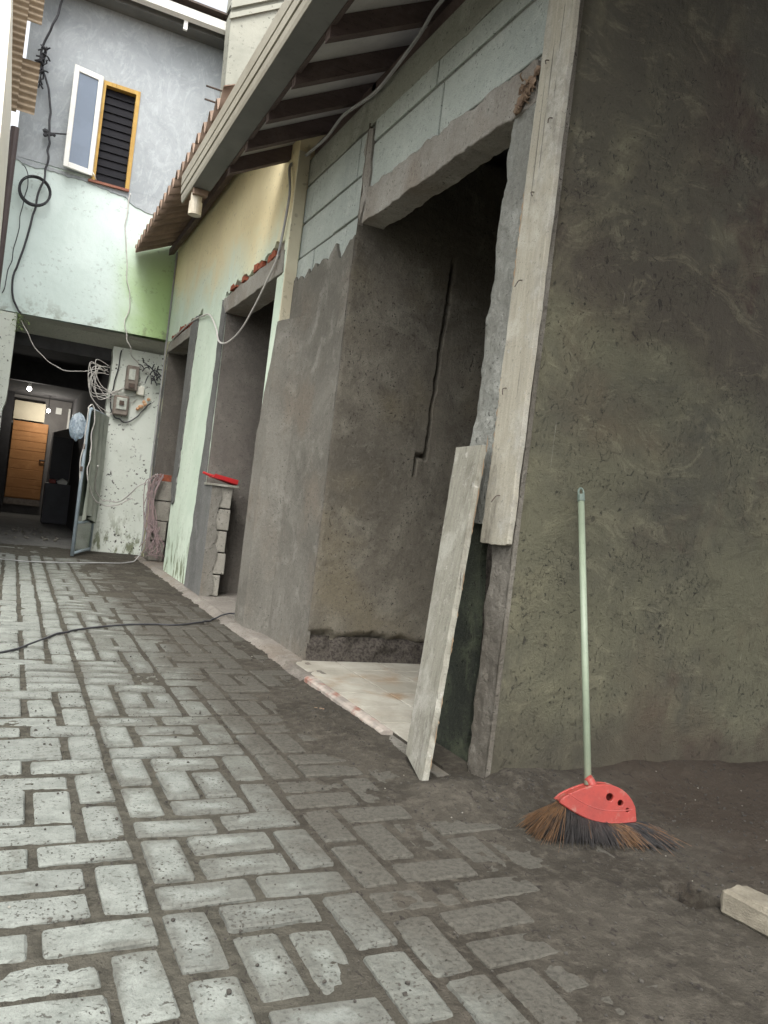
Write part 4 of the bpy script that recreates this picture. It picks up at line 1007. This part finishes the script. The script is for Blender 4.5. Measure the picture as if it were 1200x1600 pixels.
# loose concrete block, bottom right
lbk = MB(); lbk.box(0, .118, -.26, 0, 0, .072)
lo_ = lbk.build('loose_block', M['loose_brick'], bevel=.010)
_bm = bmesh.new(); _bm.from_mesh(lo_.data); bmesh.ops.subdivide_edges(_bm, edges=_bm.edges[:], cuts=7, use_grid_fill=True)
for v_ in _bm.verts:
    q = v_.co; k_ = .011 * (float(fbm(np.array(q.x * 26 + q.z * 19), np.array(q.y * 26 - q.z * 11), 17, 4)) - .5)
    v_.co = q + Vector((k_ * (1 if q.x > .05 else -1), k_ * (1 if q.y > -.12 else -1), k_))
_bm.to_mesh(lo_.data); _bm.free()
lo_.location = (1.890, 1.520, float(dirt_h(np.array(1.97), np.array(1.5))) - .004); lo_.rotation_euler = (0, math.radians(3), math.radians(9))
tag(lo_, 'single sandy grey paving block lying loose on the dirt', 'paving block')

# low block stubs left standing in the two far doorways
def block_stub(loc, n, w, lab, plas):
    o = tag(empty('block_stub', loc), lab, 'block stub', 'half demolished block stubs in the doorways')
    x0, y0, z = loc; r = random.Random(int(y0 * 10))
    for k in range(n):
        h = 1.02 / n; dx = r.uniform(-.018, .018)
        MB().prism([(x0 + .0, z + k * h + .006), (x0 + w + dx, z + k * h + .006), (x0 + w + dx + r.uniform(-.006, .006), z + (k + 1) * h - .006), (x0 + .0, z + (k + 1) * h - .006)], 'Y', y0, y0 + .36).build('block', M['block_raw'], o, bevel=.005)
    if plas:
        MB().box(x0 - .02, x0 + .004, y0 - .011, y0 + .37, z, z + 1.02).build('plaster_skin', M['plaster_smooth'], o)
        pp_ = [(x0 - .019, z), (x0 + .05, z)] + rag((x0 + .10, z + .02), (x0 + .05, z + .95), .04, .02, 5) + [(x0 + .06, z + 1.03), (x0 - .019, z + 1.03)]
        MB().prism(pp_, 'Y', y0 - .012, y0 - .001).build('mortar_smear', M['plaster'], o)
        MB().box(x0 - .03, x0 + w + .05, y0 - .03, y0 + .30, z + 1.021, z + 1.04).build('cap_board', M['board'], o)
    else:
        MB().box(x0 + .02, x0 + w - .02, y0 + .02, y0 + .3, z + 1.02, z + 1.10).build('broken_top', M['brick'], o)
    return o
block_stub((1.68, 7.20, .035), 5, .17, 'waist high block stub in the second doorway, red scoop on top', True)
block_stub((1.66, 10.2, .035), 4, .19, 'waist high block stub in the farthest doorway, draped with wires', False)
# red dustpan on the first stub
dp = tag(empty('dustpan', (1.80, 7.25, 1.08)), 'bright red plastic dustpan lying on the block stub', 'dustpan')
z = 1.078
pan = MB()
pan.add([(1.665, 7.16, z + .075), (1.885, 7.16, z + .012), (1.885, 7.40, z + .012), (1.665, 7.40, z + .075),
         (1.665, 7.19, z + .050), (1.875, 7.19, z + .001), (1.875, 7.37, z + .001), (1.665, 7.37, z + .050)],
        [(0, 1, 5, 4), (1, 2, 6, 5), (2, 3, 7, 6), (3, 0, 4, 7), (4, 5, 6, 7)])
pan.add([(1.665, 7.155, z + .085), (1.89, 7.155, z + .05), (1.885, 7.162, z + .010), (1.665, 7.162, z + .05)], [(0, 1, 2, 3)])
pan.add([(1.665, 7.405, z + .085), (1.89, 7.405, z + .05), (1.885, 7.398, z + .010), (1.665, 7.398, z + .05)], [(0, 1, 2, 3)])
pan.build('tray', M['red_bright'], dp)
MB().tube([(1.66, 7.28, z + .062), (1.58, 7.28, z + .085)], .012, 8, 1).build('grip', M['red_bright'], dp)

# ------------------------------------------------------------------ cables
def cable(name, pts, r, mat, label, cat='cable', group=None, k=6):
    pts = [Vector(p) for p in pts]; pts = catmull(pts, 3); cj = random.Random(label)
    pts = [p + Vector((cj.gauss(0, .007), cj.gauss(0, .004), cj.gauss(0, .009) if p.z > .3 else 0)) for p in pts]
    return tag(MB().tube(pts, r, 6, 3).build(name, M[mat], smooth=True), label, cat, group)
def onroad(pts, r): return [(x, y, max(0.002, float(dirt_h(np.array(x), np.array(y)))) + r) for x, y in pts]
cable('cable', onroad([(-.35, 4.35), (-.02, 4.55), (.20, 4.86), (.36, 5.22), (.52, 5.42), (.75, 5.62), (1.0, 5.72), (1.2, 5.75), (1.40, 5.92), (1.52, 6.05)], .0065) + [(1.64, 6.12, .05), (1.80, 6.14, .05)], .0065, 'cable', 'black power cable snaking across the pavers into the second doorway')
cable('cable', onroad([(-.6, 9.3), (-.1, 9.35), (.3, 9.3), (.7, 9.5), (1.1, 9.75), (1.35, 9.95)], .006) + [(1.50, 10.05, .06), (1.58, 10.1, .3), (1.60, 10.15, .7), (1.65, 10.2, 1.12)], .006, 'cable_grey', 'pale cable lying on the far paving and rising to the wire-draped stub')
cable('cable', [(.02, 10.46, 7.1), (-.05, 10.7, 6.81), (-.14, 10.75, 6.45), (-.215, 10.8, 6.19), (-.22, 10.8, 5.95), (-.13, 10.8, 5.75), (-.07, 10.8, 5.5), (-.035, 10.8, 5.2), (-.02, 10.81, 4.95), (-.03, 10.81, 4.72), (-.07, 10.81, 4.33), (-.12, 10.82, 4.0), (-.20, 10.83, 3.55), (-.245, 10.84, 3.3), (-.215, 10.86, 3.05), (-.11, 10.87, 2.9)], .014, 'cable', 'thick black service cable hanging down the left of the rear wall')
cable('cable', [(-.30, 10.84, 4.7), (-.20, 10.84, 4.55), (-.24, 10.85, 4.2), (-.25, 10.85, 3.8), (-.30, 10.86, 3.4), (-.33, 10.87, 3.1)], .006, 'cable', 'thin dark wire left of the thick service cable')
cl_ = MB()
for k in range(5):
    c = nr.uniform(-.01, .01); R__ = .175 + nr.uniform(-.012, .014)
    cl_.tube([(-.115 + c + R__ * 1.02 * math.cos(a), 10.84 - .012 * k, 4.42 + c + R__ * math.sin(a)) for a in np.linspace(0, 2 * math.pi, 29)], .008, 5, 1, False)
tag(cl_.build('cable_coil', M['cable'], smooth=True), 'round coil of dark cable hung on the rear wall below the window', 'cable coil')
kn = MB()
for k in range(26):
    p = Vector((-.20 + nr.gauss(0, .035), 10.80, 5.95 + nr.gauss(0, .13)))
    q = p + Vector((nr.uniform(-.10, .10), nr.uniform(-.03, .03), nr.uniform(-.12, .12)))
    kn.tube([p, (p + q) / 2 + Vector((nr.uniform(-.03, .03), -.03, 0)), q], .010, 5, 3)
    kn.tube([p, Vector((-.20, 10.80, 5.95))], .008, 5, 1)
tag(kn.build('cable_knot', M['cable'], smooth=True), 'bunched knot of taped cable joints on the overhead line', 'cable knot')
rd = MB().tube([(-.10, 10.80, 5.135), (.02, 10.80, 5.17), (.245, 10.84, 5.24)], .010, 6, 3)
for k in range(6): rd.rock((-.08 + .03 * k * (k < 4), 10.80, 5.15 + nr.uniform(-.03, .03)), .035, (1, .6, .8), k)
tag(rd.build('cable_bracket', M['cable']), 'dark rod bracket tying the cable beside the window sash', 'bracket')
cable('wire', [(.98, 10.87, 4.72), (.985, 10.87, 4.4), (1.0, 10.88, 4.1), (1.08, 10.88, 3.6), (1.14, 10.88, 3.3), (1.13, 10.88, 3.0), (1.22, 10.92, 2.75), (1.40, 11.15, 2.55), (1.55, 11.18, 2.48)], .007, 'cable_white', 'thin pale wire from the window sill down the mint wall', 'wire')
cable('wire', [(-.13, 10.88, 2.86), (.0, 10.86, 2.66), (.12, 10.86, 2.50), (.25, 10.87, 2.38), (.45, 10.9, 2.30), (.65, 10.95, 2.33), (.85, 11.05, 2.42), (1.0, 11.18, 2.44)], .005, 'cable_white', 'white wire sagging across the mouth of the dark passage', 'wire')
tg = MB()
for k in range(11):
    p0 = Vector((.98 + nr.uniform(-.02, .05), 11.19, 2.44 + nr.uniform(-.06, .06))); s_ = nr.uniform(.08, .25)
    p3 = Vector((1.15 + nr.uniform(-.08, .35), 11.20, 2.0 + nr.uniform(-.12, .45)))
    tg.tube([p0, p0 + Vector((-s_, -.08, nr.uniform(-.10, .08))), Vector((.86 + nr.uniform(-.05, .1), 11.12, 2.15 + nr.uniform(-.15, .1))), p3 + Vector((-.12, -.02, -.06)), p3], .005, 5, 6)
tag(tg.build('wire_tangle', M['cable_white'], smooth=True), 'tangle of white wires at the passage corner by the meters', 'wire tangle')
bx_ = MB()
for k in range(16):
    a = nr.uniform(0, 6.28); zz = nr.uniform(.1, 1.0); rr_ = nr.uniform(.05, .16)
    c = Vector((1.62 + nr.uniform(-.02, .10), 10.12, 0))
    bx_.tube([c + Vector((0, 0, 1.15 - nr.random() * .1)), c + Vector((-rr_, -.03, .9 + nr.uniform(-.15, .15))), c + Vector((-rr_ * .6, -.05, .55 + nr.uniform(-.2, .2))), c + Vector((nr.uniform(-.1, .15), -.07, .3 + nr.uniform(-.15, .2))), c + Vector((nr.uniform(-.12, .2), -.05, .05 + nr.random() * .2))], .0055, 5, 6)
tag(bx_.build('wire_bundle', M['cable_pink'], smooth=True), 'pinkish and grey wire bundle draped over the farthest block stub', 'wire bundle')
cable('wire', [(1.64, 10.15, 1.12), (1.45, 10.2, .95), (1.3, 10.5, .75), (1.1, 10.8, .72), (.98, 10.6, .85), (.94, 10.3, 1.15)], .008, 'cable_white', 'pale wire slung from the stub to the leaning door leaf', 'wire')

# meters on the white corner wall
m1 = tag(empty('electric_meter', (1.32, 11.2, 2.4)), 'brown boxed electric meter, upper of the two on the corner wall', 'electric meter', 'electric meters on the white corner wall')
MB().box(1.24, 1.40, 11.10, 11.219, 2.22, 2.55).build('meter_case', M['meter_box'], m1, bevel=.01)
MB().box(1.27, 1.35, 11.088, 11.099, 2.36, 2.50).build('meter_dial', M['meter_face'], m1); MB().box(1.28, 1.36, 11.08, 11.099, 2.25, 2.31).build('meter_cover', M['steel'], m1)
m2 = tag(empty('electric_meter', (1.24, 11.2, 2.0)), 'pale faced electric meter with dark surround, lower of the two', 'electric meter', 'electric meters on the white corner wall')
MB().box(1.12, 1.32, 11.12, 11.219, 1.86, 2.13).build('meter_case', M['meter_box'], m2, bevel=.02)
MB().box(1.155, 1.29, 11.105, 11.119, 1.94, 2.10).build('meter_face', M['meter_face'], m2, bevel=.006); MB().box(1.19, 1.25, 11.09, 11.104, 2.0, 2.06).build('meter_window', M['steel'], m2)
j1 = MB()
for k in range(7): j1.rock((1.44 + .02 * k + nr.uniform(-.02, .02), 11.19, 1.98 + .025 * k + nr.uniform(-.04, .04)), .028, (1, .7, 1), k)
tag(j1.build('junction_terminal', M['copper']), 'orange brown wire terminals beside the lower meter', 'terminal')
j2 = MB().box(1.40, 1.50, 11.16, 11.219, 2.18, 2.30)
tag(j2.build('junction_box', M['cream_wall'], bevel=.006), 'small cream junction box below the upper meter', 'junction box')
cable('wire', [(1.14, 11.2, 2.74), (1.13, 11.19, 2.5), (1.10, 11.19, 2.2), (1.08, 11.19, 2.0), (1.18, 11.18, 1.84), (1.35, 11.18, 1.80), (1.5, 11.19, 1.95), (1.6, 11.19, 2.1)], .009, 'cable', 'dark wire looping around the two meters', 'wire')
tf = MB()
for k in range(26):
    p = Vector((1.58 + nr.gauss(0, .05), 11.1, 2.50 + nr.gauss(0, .08))); q = p + Vector((nr.uniform(-.14, .14), nr.uniform(-.05, .02), nr.uniform(-.12, .10)))
    tf.tube([p, (p + q) / 2 + Vector((0, -.02, .02)), q], .008, 5, 3)
tag(tf.build('wire_knot', M['cable']), 'dark frayed wire knot in the corner under the overhang', 'wire knot')

# door leaf standing open at the passage, cloth over it, plastic bag hooked on its edge
DL = tag(empty('door_leaf', (.80, 10.35, 0)), 'pale blue metal framed door leaf standing open at the passage corner', 'door')
a, b = Vector((.765, 10.20, 0)), Vector((1.03, 11.05, 0)); dv = (b - a).normalized(); Ld = (b - a).length
def DP(t, z): p = a + dv * t; return (p.x, p.y, z)
fr = MB(); rr_ = .022
fr.tube([DP(0, .02), DP(0, 1.72), DP(.02, 1.79), DP(.08, 1.82), DP(Ld, 1.82)], rr_, 8, 1); fr.tube([DP(Ld, .02), DP(Ld, 1.82)], rr_, 8, 1); fr.tube([DP(0, .05), DP(Ld, .05)], rr_, 8, 1); fr.tube([DP(0, .42), DP(Ld, .42)], rr_ * .8, 8, 1)
fr.build('leaf_frame', M['blue_frame'], DL, smooth=True)
nrm = Vector((dv.y, -dv.x, 0)) * .006
pn = MB(); vs = [Vector(DP(t, z_)) + s_ * nrm for s_ in (-1, 1) for (t, z_) in ((.02, .06), (Ld - .02, .06), (Ld - .02, 1.80), (.02, 1.80))]
pn.add(vs, [(0, 1, 2, 3), (7, 6, 5, 4), (0, 4, 5, 1), (1, 5, 6, 2), (2, 6, 7, 3), (3, 7, 4, 0)]); pn.build('leaf_glass', M['dark_glass'], DL)
for z_ in (1.05, 1.32): MB().box(.735, .765, 10.17, 10.20, z_, z_ + .06).build('latch', M['steel'], DL)
ct = relief('cloth', M['cloth'], None, np.linspace(0, 1, 40), np.linspace(0, 1, 40),
            lambda U, W: (a.x + dv.x * (.05 + .80 * U) + (.04 + .034 * np.sin(U * 19 + 1.5 * W) * (1.15 - W) + .02 * fbm(U * 4, W * 4, 3, 3)) * dv.y,
                          a.y + dv.y * (.05 + .80 * U) - (.04 + .034 * np.sin(U * 19 + 1.5 * W) * (1.15 - W) + .02 * fbm(U * 4, W * 4, 3, 3)) * dv.x,
                          .45 + .06 * np.sin(U * 5) * (1 - W) + 1.36 * W))
tag(ct, 'grey green cloth draped over the open door leaf', 'cloth')
cable('wire', [DP(.0, .7), (.745, 10.18, 1.2), (.745, 10.17, 1.66), (.76, 10.18, 1.83), (.80, 10.22, 1.86), (.835, 10.24, 1.74), (.84, 10.25, 1.45), (.83, 10.22, 1.2), (.85, 10.25, .95), (.98, 10.45, .72), (1.2, 10.7, .66), (1.45, 10.6, .8)], .008, 'cable_white', 'white cord hung over the top of the open door leaf', 'cord')
bag = bpy.data.meshes.new('plastic_bag'); bm = bmesh.new(); bmesh.ops.create_icosphere(bm, subdivisions=3, radius=1)
for v_ in bm.verts:
    n_ = .82 + .4 * float(fbm(np.array(v_.co.x * 3 + 7), np.array(v_.co.z * 3 + v_.co.y * 2), 5, 3))
    v_.co = Vector((.655 + v_.co.x * .095 * n_, 10.22 + v_.co.y * .09 * n_, 1.58 + v_.co.z * .16 * n_))
bm.to_mesh(bag); bm.free(); bag.materials.append(M['bag']); bo = bpy.data.objects.new('plastic_bag', bag); COL.objects.link(bo)
tag(bo, 'clear bluish plastic bag hooked on the edge of the open door leaf', 'plastic bag')

# little plant in the crack of the pier
pt = MB()
for k in range(70):
    p = Vector((-.13 + nr.gauss(0, .035), 10.86 + nr.gauss(0, .02), 2.80 + nr.gauss(0, .05))); q = Vector((nr.uniform(-.03, .03), nr.uniform(-.02, .02), nr.uniform(-.01, .04)))
    s_ = Vector((nr.uniform(-.014, .014), nr.uniform(-.014, .014), nr.uniform(-.01, .01)))
    pt.add([p, p + q * .5 + s_, p + q, p + q * .5 - s_], [(0, 1, 2, 3)])
tag(pt.build('weed', M['leaf']), 'small green weed growing from the top corner of the white pier', 'weed')
# bits of rubbish
bt = MB().tube([(1.43, 3.52, .022), (1.47, 3.49, .024)], .005, 6, 1); tag(bt.build('wood_chip', M['straw']), 'small orange wood chip on the dust pile by the doorway', 'wood chip')
db = MB()
for k in range(34): db.rock((nr.uniform(.0, .75), nr.uniform(12.2, 14.5), .02), nr.uniform(.01, .035), (1, 1, .7), k)
tag(db.build('rubble', M['pebble'], kind='stuff'), 'scattered bits of rubble on the passage floor', 'rubble')
